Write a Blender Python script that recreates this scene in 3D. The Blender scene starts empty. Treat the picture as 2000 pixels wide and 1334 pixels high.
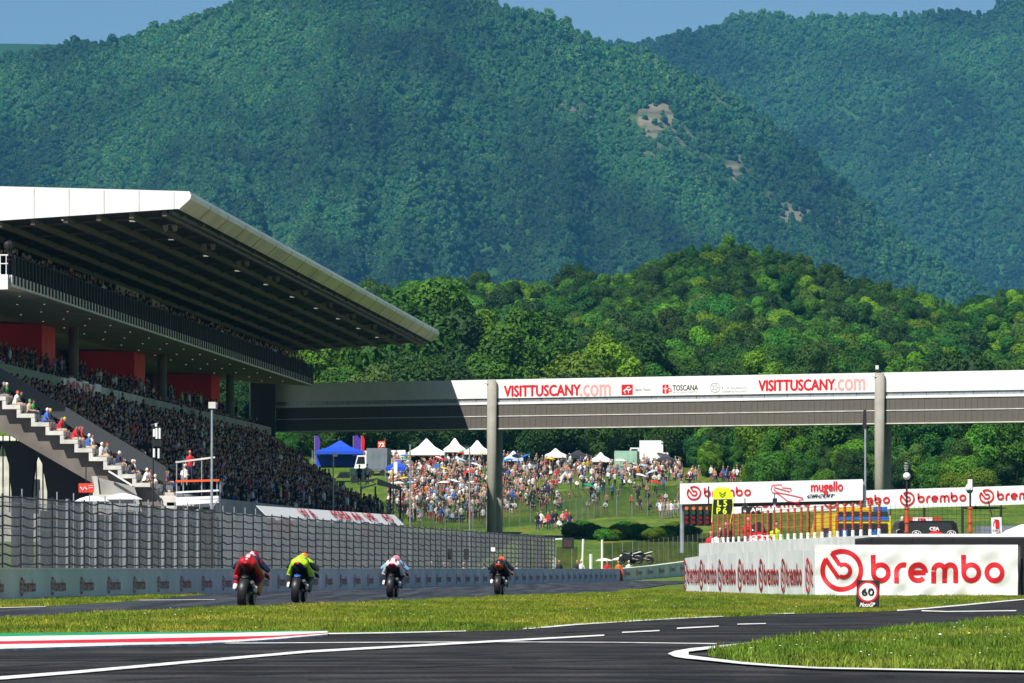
import bpy, math, random
import numpy as np
from mathutils import Vector, Matrix

random.seed(7); np.random.seed(7)
RN = random.Random(11)
sc = bpy.context.scene
# ------------------------------------------------------------------ camera, sky, sun, exposure
F, HOR, CH = 10000.0, 1112.0, 0.8          # focal length and horizon row in photo pixels, camera height
cam_d = bpy.data.cameras.new('camera'); cam = bpy.data.objects.new('camera', cam_d)
sc.collection.objects.link(cam); sc.camera = cam
cam_d.sensor_width = 36; cam_d.lens = 180; cam_d.shift_y = (HOR - 667) / 2000
cam_d.clip_start = 1; cam_d.clip_end = 30000
cam.location = (0, 0, CH); cam.rotation_euler = (math.radians(90), 0, 0)
TOSUN = Vector((-.42, -.70, 1.0)).normalized()
world = bpy.data.worlds.new('World'); sc.world = world; world.use_nodes = True
nt = world.node_tree; bg = nt.nodes['Background']
sky = nt.nodes.new('ShaderNodeTexSky'); sky.sky_type = 'NISHITA'; sky.sun_disc = False
sky.sun_elevation = math.asin(TOSUN.z); sky.sun_rotation = math.atan2(TOSUN.x, TOSUN.y)
sky.altitude = 1500; sky.air_density = 1.0; sky.dust_density = 0.0; sky.ozone_density = 5.0
nt.links.new(sky.outputs[0], bg.inputs[0]); bg.inputs[1].default_value = 0.05
sun_d = bpy.data.lights.new('sun', 'SUN'); sun_d.energy = 5.0; sun_d.angle = math.radians(.53); sun_d.color = (1, .95, .86)
sun = bpy.data.objects.new('sun', sun_d); sc.collection.objects.link(sun)
sun.rotation_euler = TOSUN.to_track_quat('Z', 'Y').to_euler(); sun.location = (-60, -80, 120)
sc.view_settings.view_transform = 'Standard'; sc.view_settings.look = 'None'
sc.view_settings.exposure = 0.55; sc.view_settings.gamma = 1.0; sc.view_settings.use_curve_mapping = False
cy = sc.cycles
cy.use_denoising = True; cy.max_bounces = 6; cy.diffuse_bounces = 3; cy.glossy_bounces = 3
cy.transmission_bounces = 4; cy.transparent_max_bounces = 16; cy.volume_bounces = 0
cy.use_adaptive_sampling = True; cy.adaptive_threshold = 0.015
cy.caustics_reflective = False; cy.caustics_refractive = False

# ------------------------------------------------------------------ helpers
ORG = {}
def V(*a): return Vector(a)
def P(px, py, Y):                     # photo pixel at a chosen distance -> point of the place
    return Vector(((px - 1000) / F * Y, Y, CH + (HOR - py) / F * Y))
def G(px, py):                        # photo pixel on the flat ground
    Y = CH * F / (py - HOR); return Vector(((px - 1000) / F * Y, Y, 0))
def sstep(a, b, t):
    t = np.clip((t - a) / (b - a), 0, 1); return t * t * (3 - 2 * t)
class MB:
    def __init__(s): s.v = []; s.f = []; s.m = []
    def add(s, vs, fs, m=0):
        b = len(s.v); s.v += [tuple(v) for v in vs]
        for f in fs: s.f.append([b + i for i in f]); s.m.append(m)
    def box(s, a, b, m=0):
        x0, y0, z0 = a; x1, y1, z1 = b
        s.add([(x0,y0,z0),(x1,y0,z0),(x1,y1,z0),(x0,y1,z0),(x0,y0,z1),(x1,y0,z1),(x1,y1,z1),(x0,y1,z1)],
              [(0,3,2,1),(4,5,6,7),(0,1,5,4),(1,2,6,5),(2,3,7,6),(3,0,4,7)], m); return s
    def obox(s, c, ax, ay, az, m=0):          # centre and three half axes
        c, ax, ay, az = Vector(c), Vector(ax), Vector(ay), Vector(az)
        q = [c + ax*i + ay*j + az*k for k in (-1,1) for i, j in ((-1,-1),(1,-1),(1,1),(-1,1))]
        s.add(q, [(0,3,2,1),(4,5,6,7),(0,1,5,4),(1,2,6,5),(2,3,7,6),(3,0,4,7)], m); return s
    def beam(s, p0, p1, w, h, m=0, up=(0,0,1)):
        p0, p1 = Vector(p0), Vector(p1); d = p1 - p0; L = d.length; d.normalize()
        side = d.cross(Vector(up)); side.normalize(); u = side.cross(d)
        return s.obox((p0 + p1) / 2, d * L / 2, side * w / 2, u * h / 2, m)
    def poly(s, pts, m=0): s.add(pts, [tuple(range(len(pts)))], m); return s
    def prism(s, pts, off, m=0):
        off = Vector(off); n = len(pts); q = [Vector(p) for p in pts]; q += [p + off for p in q]
        s.add(q, [tuple(range(n))[::-1], tuple(range(n, 2*n))] + [(i, (i+1) % n, n + (i+1) % n, n + i) for i in range(n)], m); return s
    def loft(s, rings, m=0, caps=True, closed=True):
        n = len(rings[0]); vs = [p for r in rings for p in r]; fs = []
        for k in range(len(rings) - 1):
            for i in range(n if closed else n - 1):
                j = (i + 1) % n; fs.append((k*n + i, k*n + j, (k+1)*n + j, (k+1)*n + i))
        if caps and closed: fs += [tuple(range(n))[::-1], tuple(range((len(rings)-1)*n, len(rings)*n))]
        s.add(vs, fs, m); return s
    def cyl(s, p0, p1, r0, r1=None, n=8, m=0, caps=True):
        r1 = r0 if r1 is None else r1
        p0, p1 = Vector(p0), Vector(p1); d = (p1 - p0).normalized()
        a = d.orthogonal().normalized(); b = d.cross(a)
        R = [[p + (a*math.cos(t) + b*math.sin(t))*r for t in [2*math.pi*i/n for i in range(n)]] for p, r in ((p0, r0), (p1, r1))]
        return s.loft(R, m, caps)
    def tube(s, pts, r, n=6, m=0, rs=None):
        pts = [Vector(p) for p in pts]; R = []
        a = None
        for i, p in enumerate(pts):
            d = (pts[min(i+1, len(pts)-1)] - pts[max(i-1, 0)]).normalized()
            a = d.orthogonal().normalized() if a is None else (a - d*a.dot(d)).normalized()
            b = d.cross(a); rr = rs[i] if rs else r
            R.append([p + (a*math.cos(t) + b*math.sin(t))*rr for t in [2*math.pi*k/n for k in range(n)]])
        return s.loft(R, m)
    def ball(s, c, r, sc3=(1,1,1), n=10, k=6, m=0):
        c = Vector(c); R = []
        for i in range(1, k):
            t = math.pi * i / k
            R.append([c + Vector((math.sin(t)*math.cos(a)*r*sc3[0], math.sin(t)*math.sin(a)*r*sc3[1], math.cos(t)*r*sc3[2])) for a in [2*math.pi*j/n for j in range(n)]])
        R.reverse(); b = len(s.v); s.loft(R, m, caps=False)
        lo, hi = c + Vector((0,0,-r*sc3[2])), c + Vector((0,0,r*sc3[2]))
        q = len(s.v); s.v += [tuple(lo), tuple(hi)]
        for j in range(n):
            s.f.append([b + (j+1) % n, b + j, q]); s.m.append(m)
            e = b + (k-2)*n; s.f.append([e + j, e + (j+1) % n, q + 1]); s.m.append(m)
        return s
    def lathe(s, prof, n=16, m=0, mat=Matrix()):
        R = [[mat @ Vector((r*math.cos(t), r*math.sin(t), z)) for t in [2*math.pi*i/n for i in range(n)]] for r, z in prof]
        return s.loft(R, m)
    def mesh(s, name, mats, smooth=False, org=None):
        me = bpy.data.meshes.new(name)
        vs = s.v if org is None else [(a-org[0], b-org[1], c-org[2]) for a, b, c in s.v]
        me.from_pydata(vs, [], s.f); 
        for m in (mats if isinstance(mats, (list, tuple)) else [mats]): me.materials.append(m)
        me.polygons.foreach_set('material_index', s.m)
        if smooth: me.polygons.foreach_set('use_smooth', [True]*len(s.f))
        me.update(); return me
    def build(s, name, mats, parent=None, smooth=False):   # vertices in world space
        org = ORG.get(parent.name) if parent else None
        o = link(bpy.data.objects.new(name, s.mesh(name, mats, smooth, org)), parent)
        ORG[o.name] = org if org is not None else Vector((0,0,0)); return o
def link(o, parent=None):
    sc.collection.objects.link(o)
    if parent: o.parent = parent
    return o
def tag(o, label=None, cat=None, group=None, kind=None):
    for k, v in (('label', label), ('category', cat), ('group', group), ('kind', kind)):
        if v: o[k] = v
    return o
def thing(name, loc, label, cat, group=None):
    o = bpy.data.objects.new(name, None); o.empty_display_size = .3; link(o); o.location = loc
    ORG[o.name] = Vector(loc); return tag(o, label, cat, group)
def put(name, me, parent, loc, rot=(0,0,0), scale=(1,1,1)):   # a piece that shares mesh data
    o = link(bpy.data.objects.new(name, me), parent)
    o.location = Vector(loc) - (ORG[parent.name] if parent else Vector((0,0,0))); o.rotation_euler = rot; o.scale = scale
    ORG[o.name] = Vector(loc); return o
def putm(name, me, parent, mat):
    o = link(bpy.data.objects.new(name, me), parent); q = mat.copy()
    if parent: q.translation = q.translation - ORG[parent.name]
    o.matrix_local = q; ORG[o.name] = mat.translation.copy(); return o
def copy_tree(o, parent=None):
    c = o.copy(); link(c, parent)
    ORG[c.name] = ORG[o.name].copy()
    for ch in o.children: copy_tree(ch, c)
    return c
def mat(name, col, rough=.6, metal=0, var=0., vs=1., bump=0., bs=20., emit=0, spec=.4, alpha=None, detail=4, col2=None, stretch=None):
    m = bpy.data.materials.new(name); m.use_nodes = True; t = m.node_tree; N = t.nodes; L = t.links
    b = N['Principled BSDF']; b.inputs['Base Color'].default_value = (*col, 1); b.inputs['Roughness'].default_value = rough
    b.inputs['Metallic'].default_value = metal; b.inputs['Specular IOR Level'].default_value = spec
    if var or bump or col2:
        tc = N.new('ShaderNodeTexCoord'); src = tc.outputs['Object']
        if stretch:
            mp = N.new('ShaderNodeMapping'); mp.inputs['Scale'].default_value = stretch; L.new(src, mp.inputs[0]); src = mp.outputs[0]
    if var or col2:
        n = N.new('ShaderNodeTexNoise'); n.inputs['Scale'].default_value = vs; n.inputs['Detail'].default_value = detail; L.new(src, n.inputs['Vector'])
        r = N.new('ShaderNodeValToRGB'); r.color_ramp.elements[0].position = .32; r.color_ramp.elements[1].position = .68
        c2 = col2 or tuple(min(1, c*(1+var)) for c in col)
        r.color_ramp.elements[0].color = (*(tuple(c*(1-var) for c in col)), 1); r.color_ramp.elements[1].color = (*c2, 1)
        L.new(n.outputs[0], r.inputs[0]); L.new(r.outputs[0], b.inputs['Base Color'])
    if bump:
        n2 = N.new('ShaderNodeTexNoise'); n2.inputs['Scale'].default_value = bs; n2.inputs['Detail'].default_value = 4; L.new(src, n2.inputs['Vector'])
        bp = N.new('ShaderNodeBump'); bp.inputs['Strength'].default_value = bump; L.new(n2.outputs[0], bp.inputs['Height']); L.new(bp.outputs[0], b.inputs['Normal'])
    if emit: b.inputs['Emission Color'].default_value = (*col, 1); b.inputs['Emission Strength'].default_value = emit
    if alpha is not None: b.inputs['Alpha'].default_value = alpha
    return m
def netting(name, col, cover, sx=40., sz=40.):         # woven wire: a share of the sheet is wire, the rest is air
    m = bpy.data.materials.new(name); m.use_nodes = True; t = m.node_tree; N = t.nodes; L = t.links
    b = N['Principled BSDF']; b.inputs['Base Color'].default_value = (*col, 1); b.inputs['Roughness'].default_value = .6
    tc = N.new('ShaderNodeTexCoord'); n = N.new('ShaderNodeTexNoise'); n.inputs['Scale'].default_value = 1.3; n.inputs['Detail'].default_value = 5
    L.new(tc.outputs['Object'], n.inputs['Vector'])
    mr = N.new('ShaderNodeMapRange'); mr.inputs[1].default_value = .3; mr.inputs[2].default_value = .7
    mr.inputs[3].default_value = max(0, cover - .12); mr.inputs[4].default_value = min(1, cover + .12)
    L.new(n.outputs[0], mr.inputs[0])
    b.inputs['Specular IOR Level'].default_value = .2                       # round wires catch light from either side of the sheet
    tl = N.new('ShaderNodeBsdfTranslucent'); tl.inputs[0].default_value = (*col, 1); mx = N.new('ShaderNodeMixShader'); mx.inputs[0].default_value = .5
    L.new(b.outputs[0], mx.inputs[1]); L.new(tl.outputs[0], mx.inputs[2])
    tp = N.new('ShaderNodeBsdfTransparent'); ma = N.new('ShaderNodeMixShader'); L.new(mr.outputs[0], ma.inputs[0]); L.new(tp.outputs[0], ma.inputs[1]); L.new(mx.outputs[0], ma.inputs[2])
    L.new(ma.outputs[0], N['Material Output'].inputs[0])
    return m
# ------------------------------------------------------------------ lettering
_fc = {}
def text_pts(txt):
    cu = bpy.data.curves.new('lettering', 'FONT'); cu.body = txt; cu.size = 1; cu.resolution_u = 3
    o = bpy.data.objects.new('lettering', cu); sc.collection.objects.link(o)
    bpy.context.view_layer.update()
    me = bpy.data.meshes.new_from_object(o.evaluated_get(bpy.context.evaluated_depsgraph_get()))
    vs = [tuple(v.co) for v in me.vertices]; fs = [tuple(p.vertices) for p in me.polygons]
    bpy.data.objects.remove(o); bpy.data.curves.remove(cu); bpy.data.meshes.remove(me)
    return vs, fs
def lettering(mb, txt, org, ex, ey, w, h, m=0, shear=0, bold=0):   # fits the words into w x h, org = lower left corner
    if txt not in _fc: _fc[txt] = text_pts(txt)
    vs, fs = _fc[txt]
    x0 = min(v[0] for v in vs); x1 = max(v[0] for v in vs); y0 = min(v[1] for v in vs); y1 = max(v[1] for v in vs)
    org, ex, ey = Vector(org), Vector(ex), Vector(ey); nn = ex.cross(ey)
    offs = [(0,0,0)] if not bold else [(0,0,0),(bold,0,.002),(-bold,0,.004),(0,bold*.8,.006),(0,-bold*.8,.008)]
    for ox, oy, oz in offs:
        q = []
        for v in vs:
            b = (v[1]-y0)/(y1-y0)*h + oy; a = (v[0]-x0)/(x1-x0)*w + shear*b + ox
            q.append(org + ex*a + ey*b + nn*oz)
        mb.add(q, fs, m)
def ribbon(mb, pts, wd, T, m=0, closed=False):   # flat stroke of width wd along 2-D points, T maps (x, y) to the place
    if wd < .2 and not closed:                   # emblem strokes follow the cloth: cut them short
        q = [pts[0]]
        for a, b in zip(pts, pts[1:]):
            k = max(1, int(math.hypot(b[0]-a[0], b[1]-a[1])/.09)); q += [(a[0]+(b[0]-a[0])*i/k, a[1]+(b[1]-a[1])*i/k) for i in range(1, k+1)]
        pts = q
    n = len(pts); L_, R_ = [], []
    for i, p in enumerate(pts):
        a = pts[(i-1) % n] if closed or i else pts[0]; b = pts[(i+1) % n] if closed or i < n-1 else pts[-1]
        dx, dy = b[0]-a[0], b[1]-a[1]; l = math.hypot(dx, dy) or 1
        nx, ny = -dy/l*wd/2, dx/l*wd/2
        L_.append(T(p[0]+nx, p[1]+ny)); R_.append(T(p[0]-nx, p[1]-ny))
    k = n if closed else n - 1
    mb.add(L_ + R_, [(n+i, n+(i+1) % n, (i+1) % n, i) for i in range(k)], m)
def arc(cx, cy_, r, a0, a1, n=14):
    return [(cx + r*math.cos(math.radians(a0+(a1-a0)*i/n)), cy_ + r*math.sin(math.radians(a0+(a1-a0)*i/n))) for i in range(n+1)]
def round_logo(mb, T, m=0, n=14):
    """round emblem and rounded lower-case word in strokes; unit height 1 for the ring, about 4.6 wide"""
    w = .11
    ribbon(mb, arc(.5, .5, .5-w/2, 121, -216, n*2), w, T, m)                 # ring, cut at the upper left
    ribbon(mb, [(.262, .905), (.30, .85), (.37, .75), (.455, .62)], w*.9, T, m)
    ribbon(mb, [(.118, .775), (.16, .71), (.27, .55), (.43, .315)], w*.9, T, m)
    ribbon(mb, arc(.543, .488, .15, 132, -128, n), w*.85, T, m)              # bowl
    x = 1.18; b0 = .20; r = .185; s = .118
    cyy = b0 + r + s/2
    def L(p): ribbon(mb, p, s, T, m)
    def bee(x):
        L([(x+s/2, .86), (x+s/2, cyy)]); L(arc(x+r+s/2, cyy, r, 0, 360, n)); return x + 2*r + s
    def ar(x):
        L([(x+s/2, b0), (x+s/2, cyy)]); L(arc(x+r+s/2, cyy, r, 180, 75, n//2)); return x + r*.9 + s
    def ee(x):
        L(arc(x+r+s/2, cyy, r, 0, 318, n)); L([(x+s/2, cyy), (x+2*r+s/2, cyy)]); return x + 2*r + s
    def em(x):
        q = r*.72
        L([(x+s/2, b0), (x+s/2, cyy+.03)])
        for k in range(2):
            L(arc(x+s/2+q+2*q*k, cyy+r-q, q, 180, 0, n//2)); L([(x+s/2+2*q*(k+1), cyy+r-q), (x+s/2+2*q*(k+1), b0)])
        return x + 4*q + s
    def oo(x): L(arc(x+r+s/2, cyy, r, 0, 360, n)); return x + 2*r + s
    g = .075
    x = bee(x) + g; x = ar(x) + g*.7; x = ee(x) + g; x = em(x) + g; x = bee(x) + g; x = oo(x)
    return x
LOGO_W = round_logo(MB(), lambda a, b: (a, 0, b))
# ------------------------------------------------------------------ scattering (geometry nodes) for what nobody could count
def scatter(name, pts, scl, rz, kind, protos, label, cat=None, k='stuff', tilt=None):
    me = bpy.data.meshes.new(name); me.from_pydata([tuple(p) for p in pts], [], [])
    for an, ty, arr in (('sc', 'FLOAT', scl), ('rz', 'FLOAT', rz), ('kd', 'INT', kind)):
        a = me.attributes.new(an, ty, 'POINT'); a.data.foreach_set('value', np.asarray(arr, dtype=np.int32 if ty == 'INT' else np.float32))
    o = link(bpy.data.objects.new(name, me))
    g = bpy.data.node_groups.new(name, 'GeometryNodeTree'); N = g.nodes; L = g.links
    g.interface.new_socket('Geometry', in_out='INPUT', socket_type='NodeSocketGeometry')
    g.interface.new_socket('Geometry', in_out='OUTPUT', socket_type='NodeSocketGeometry')
    gi = N.new('NodeGroupInput'); go = N.new('NodeGroupOutput'); jn = N.new('GeometryNodeJoinGeometry')
    def at(nm, ty):
        n = N.new('GeometryNodeInputNamedAttribute'); n.data_type = ty; n.inputs[0].default_value = nm; return n.outputs[0]
    cx = N.new('ShaderNodeCombineXYZ'); L.new(at('rz', 'FLOAT'), cx.inputs[2])
    er = N.new('FunctionNodeEulerToRotation'); L.new(cx.outputs[0], er.inputs[0])
    s_, k_ = at('sc', 'FLOAT'), at('kd', 'INT')
    for i, p in enumerate(protos):
        cp = N.new('FunctionNodeCompare'); cp.data_type = 'INT'; cp.operation = 'EQUAL'
        L.new(k_, cp.inputs[2]); cp.inputs[3].default_value = i
        oi = N.new('GeometryNodeObjectInfo'); oi.inputs[0].default_value = p; oi.inputs[1].default_value = True
        ip = N.new('GeometryNodeInstanceOnPoints')
        L.new(gi.outputs[0], ip.inputs['Points']); L.new(cp.outputs[0], ip.inputs['Selection']); L.new(oi.outputs['Geometry'], ip.inputs['Instance'])
        L.new(er.outputs[0], ip.inputs['Rotation']); L.new(s_, ip.inputs['Scale']); L.new(ip.outputs[0], jn.inputs[0])
    L.new(jn.outputs[0], go.inputs[0])
    md = o.modifiers.new('scatter', 'NODES'); md.node_group = g
    return tag(o, label, cat, None, k)
# ------------------------------------------------------------------ materials
WHITE = mat('white_paint', (.80,.80,.79), .45, var=.06, vs=.7)
VINYL = mat('white_vinyl', (.82,.82,.82), .4, bump=.25, bs=1.6)
ROOFW = mat('roof_white', (.82,.80,.77), .5, var=.10, vs=.25, stretch=(.3,1,2))
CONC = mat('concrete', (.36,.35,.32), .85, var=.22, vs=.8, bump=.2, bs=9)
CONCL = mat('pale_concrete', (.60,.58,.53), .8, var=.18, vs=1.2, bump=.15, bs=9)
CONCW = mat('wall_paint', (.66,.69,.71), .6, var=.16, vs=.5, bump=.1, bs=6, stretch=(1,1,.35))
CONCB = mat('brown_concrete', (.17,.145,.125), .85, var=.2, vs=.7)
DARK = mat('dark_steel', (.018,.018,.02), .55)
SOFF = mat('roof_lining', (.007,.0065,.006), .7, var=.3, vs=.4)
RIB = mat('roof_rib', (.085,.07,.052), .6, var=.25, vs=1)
BLACK = mat('black_rubber', (.012,.012,.013), .6, bump=.15, bs=30)
TYRE = mat('slick_tyre', (.02,.02,.021), .42, var=.3, vs=9)
STEEL = mat('galvanised_steel', (.42,.45,.48), .42, metal=.55, var=.15, vs=3)
CABLE = mat('fence_cable', (.02,.022,.024), .6)
REDP = mat('red_panel', (.92,.012,.02), .6, var=.1, vs=.4)
REDI = mat('red_print', (.62,.012,.02), .5)
REDL = mat('pale_red_print', (.80,.36,.36), .5)
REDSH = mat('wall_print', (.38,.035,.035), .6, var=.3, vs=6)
INK = mat('black_print', (.015,.015,.018), .5)
GREYI = mat('grey_print', (.30,.31,.33), .5)
WHITEI = mat('white_print', (.82,.82,.82), .5)
GRNI = mat('green_paint', (.01,.30,.10), .55, var=.15, vs=2)
YEL = mat('yellow_paint', (.72,.56,.01), .35, spec=.5)
BLUE = mat('blue_paint', (.02,.14,.48), .4)
NEON = mat('fluorescent_yellow', (.68,.86,.01), .5)
ORAN = mat('rusty_orange_paint', (.50,.085,.03), .6, var=.35, vs=5)
ORED = mat('bright_orange', (.80,.10,.012), .45)
GLASS = mat('dark_glass', (.02,.025,.03), .08, spec=.7)
LAMPE = mat('lit_lamp', (1,.93,.8), .4, emit=.18)
TARP = mat('white_tarpaulin', (.80,.80,.78), .6, bump=.3, bs=2.5)
TARPB = mat('blue_tarpaulin', (.012,.07,.55), .55, bump=.3, bs=2.5)
TARPG = mat('grey_tarpaulin', (.16,.19,.23), .6, var=.15, vs=.6)
TARPK = mat('dark_tarpaulin', (.03,.035,.05), .6)
CHROME = mat('bare_metal', (.5,.5,.5), .25, metal=1)
BARK = mat('bark', (.07,.055,.04), .9, var=.3, vs=3, bump=.4, bs=12)
CLAD = mat('bridge_cladding', (.115,.102,.088), .7, var=.25, vs=.6, stretch=(1,1,.3))
COLM = mat('column_concrete', (.30,.285,.25), .8, var=.12, vs=1.2)
NETG = netting('wire_net', (.42,.43,.44), .66)
NETD = netting('dark_rail_net', (.022,.022,.022), .93)
NETGR = netting('green_net', (.07,.115,.075), .42)
NETBR = netting('brown_net', (.075,.062,.03), .62)
NETB = netting('thin_wire_net', (.10,.09,.08), .10)

def foliage(name, cols, trans=.25, big=None):
    m = bpy.data.materials.new(name); m.use_nodes = True; t = m.node_tree; N = t.nodes; L = t.links
    b = N['Principled BSDF']; b.inputs['Roughness'].default_value = .65; b.inputs['Specular IOR Level'].default_value = .25
    oi = N.new('ShaderNodeObjectInfo'); r = N.new('ShaderNodeValToRGB'); r.color_ramp.interpolation = 'LINEAR'
    el = r.color_ramp.elements
    while len(el) < len(cols): el.new(.5)
    for i, c in enumerate(cols): el[i].position = i/(len(cols)-1); el[i].color = (*c, 1)
    L.new(oi.outputs['Random'], r.inputs[0])
    tc = N.new('ShaderNodeTexCoord'); n = N.new('ShaderNodeTexNoise'); n.inputs['Scale'].default_value = .55; n.inputs['Detail'].default_value = 3
    L.new(tc.outputs['Object'], n.inputs['Vector'])
    mr = N.new('ShaderNodeMapRange'); mr.inputs[1].default_value = .3; mr.inputs[2].default_value = .7; mr.inputs[3].default_value = .6; mr.inputs[4].default_value = 1.45
    L.new(n.outputs[0], mr.inputs[0])
    mx = N.new('ShaderNodeVectorMath'); mx.operation = 'SCALE'; L.new(r.outputs[0], mx.inputs[0]); L.new(mr.outputs[0], mx.inputs['Scale'])
    if big:  # broad random brightness patches, also standing in for relief shading
        ge = N.new('ShaderNodeNewGeometry'); n3 = N.new('ShaderNodeTexNoise'); n3.inputs['Scale'].default_value = big; n3.inputs['Detail'].default_value = 4
        L.new(ge.outputs['Position'], n3.inputs['Vector'])
        m3 = N.new('ShaderNodeMapRange'); m3.inputs[1].default_value = .36; m3.inputs[2].default_value = .64; m3.inputs[3].default_value = .45; m3.inputs[4].default_value = 1.7
        L.new(n3.outputs[0], m3.inputs[0]); m4 = N.new('ShaderNodeVectorMath'); m4.operation = 'SCALE'; L.new(mx.outputs[0], m4.inputs[0]); L.new(m3.outputs[0], m4.inputs['Scale']); mx = m4
    L.new(mx.outputs[0], b.inputs['Base Color'])
    if trans:
        tr = N.new('ShaderNodeBsdfTranslucent'); L.new(mx.outputs[0], tr.inputs[0])
        ms = N.new('ShaderNodeMixShader'); ms.inputs[0].default_value = trans
        L.new(b.outputs[0], ms.inputs[1]); L.new(tr.outputs[0], ms.inputs[2]); L.new(ms.outputs[0], N['Material Output'].inputs[0])
    return m
LEAF_A = foliage('leaves_mid_green', [(.025,.085,.010), (.04,.125,.010), (.065,.16,.012), (.10,.19,.010)])
LEAF_H = foliage('leaves_hillside', [(.016,.07,.010), (.03,.12,.010), (.018,.095,.016), (.08,.205,.008), (.05,.16,.012), (.14,.25,.008), (.04,.15,.010), (.08,.145,.025)], big=.02)
LEAF_D = foliage('leaves_dark_green', [(.018,.055,.010), (.028,.08,.010), (.04,.10,.012)])
LEAF_M = foliage('leaves_mountain', [(.014,.066,.018), (.025,.092,.018), (.014,.075,.028), (.046,.118,.018), (.037,.096,.034), (.021,.075,.016)], trans=0, big=.006)
LEAF_Y = foliage('leaves_yellow_green', [(.10,.17,.010), (.12,.19,.012)])
LEAF_W = foliage('leaves_silver', [(.17,.21,.13), (.15,.19,.12)])

def grass_mat(name, a, b, c, s1=.35, dry=None):
    m = bpy.data.materials.new(name); m.use_nodes = True; t = m.node_tree; N = t.nodes; L = t.links
    bs = N['Principled BSDF']; bs.inputs['Roughness'].default_value = .8; bs.inputs['Specular IOR Level'].default_value = .2
    g = N.new('ShaderNodeNewGeometry')
    mp = N.new('ShaderNodeMapping'); mp.inputs['Scale'].default_value = (1, .35, 1); L.new(g.outputs['Position'], mp.inputs[0])
    n = N.new('ShaderNodeTexNoise'); n.inputs['Scale'].default_value = s1; n.inputs['Detail'].default_value = 6; L.new(mp.outputs[0], n.inputs['Vector'])
    r = N.new('ShaderNodeValToRGB'); el = r.color_ramp.elements; el.new(.5)
    el[0].position = .34; el[1].position = .5; el[2].position = .66
    for i, q in enumerate((a, b, c)): el[i].color = (*q, 1)
    L.new(n.outputs[0], r.inputs[0])
    oi = N.new('ShaderNodeObjectInfo'); mr = N.new('ShaderNodeMapRange'); mr.inputs[3].default_value = .65; mr.inputs[4].default_value = 1.4
    L.new(oi.outputs['Random'], mr.inputs[0])
    mx = N.new('ShaderNodeVectorMath'); mx.operation = 'SCALE'; L.new(r.outputs[0], mx.inputs[0]); L.new(mr.outputs[0], mx.inputs['Scale'])
    n2 = N.new('ShaderNodeTexNoise'); n2.inputs['Scale'].default_value = 2.2; n2.inputs['Detail'].default_value = 5; L.new(mp.outputs[0], n2.inputs['Vector'])
    m2 = N.new('ShaderNodeMapRange'); m2.inputs[1].default_value = .3; m2.inputs[2].default_value = .7; m2.inputs[3].default_value = .6; m2.inputs[4].default_value = 1.35; L.new(n2.outputs[0], m2.inputs[0])
    m4 = N.new('ShaderNodeVectorMath'); m4.operation = 'SCALE'; L.new(mx.outputs[0], m4.inputs[0]); L.new(m2.outputs[0], m4.inputs['Scale'])
    L.new(m4.outputs[0], bs.inputs['Base Color']); return m
GRASS = grass_mat('grass_ground', (.05,.10,.010), (.075,.13,.012), (.13,.15,.020), .25)
BLADE = grass_mat('grass_blades', (.085,.15,.012), (.15,.20,.016), (.26,.245,.03), .35)
BLADE2 = grass_mat('tall_grass_blades', (.07,.15,.012), (.11,.19,.016), (.19,.22,.03), .6)

def asphalt(name, base, rough, spec, marks):
    m = bpy.data.materials.new(name); m.use_nodes = True; t = m.node_tree; N = t.nodes; L = t.links
    bs = N['Principled BSDF']; bs.inputs['Specular IOR Level'].default_value = spec
    g = N.new('ShaderNodeNewGeometry')
    def noise(scale, st, det=5):
        mp = N.new('ShaderNodeMapping'); mp.inputs['Scale'].default_value = st; L.new(g.outputs['Position'], mp.inputs[0])
        n = N.new('ShaderNodeTexNoise'); n.inputs['Scale'].default_value = scale; n.inputs['Detail'].default_value = det; L.new(mp.outputs[0], n.inputs['Vector']); return n.outputs[0]
    def rng(src, a, b, c, d):
        r = N.new('ShaderNodeMapRange'); r.inputs[1].default_value = a; r.inputs[2].default_value = b; r.inputs[3].default_value = c; r.inputs[4].default_value = d; L.new(src, r.inputs[0]); return r.outputs[0]
    def mul(a, b):
        x = N.new('ShaderNodeMath'); x.operation = 'MULTIPLY'; L.new(a, x.inputs[0]); L.new(b, x.inputs[1]); return x.outputs[0]
    v = mul(rng(noise(1.2, (1,.3,1)), .3, .7, .62, 1.4), rng(noise(22, (1,.6,1), 4), .3, .7, .55, 1.5))
    v = mul(v, rng(noise(.5, marks), .42, .6, .48, 1.15))
    vm = N.new('ShaderNodeVectorMath'); vm.operation = 'SCALE'; vm.inputs[0].default_value = base; L.new(v, vm.inputs['Scale'])
    L.new(vm.outputs[0], bs.inputs['Base Color'])
    L.new(rng(noise(2, (1,.5,1)), .3, .7, rough-.08, rough+.12), bs.inputs['Roughness'])
    bp = N.new('ShaderNodeBump'); bp.inputs['Strength'].default_value = .5; bp.inputs['Distance'].default_value = .02; L.new(noise(14, (1,1,1), 3), bp.inputs['Height'])
    if marks[0] != 3.1: L.new(bp.outputs[0], bs.inputs['Normal'])
    return m
ASPH = asphalt('pit_lane_asphalt', (.036,.0355,.036), .85, .12, (.35,2.2,1))
TRACK = asphalt('polished_track_asphalt', (.05,.05,.051), .48, .10, (3.1,.12,1))

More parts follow.
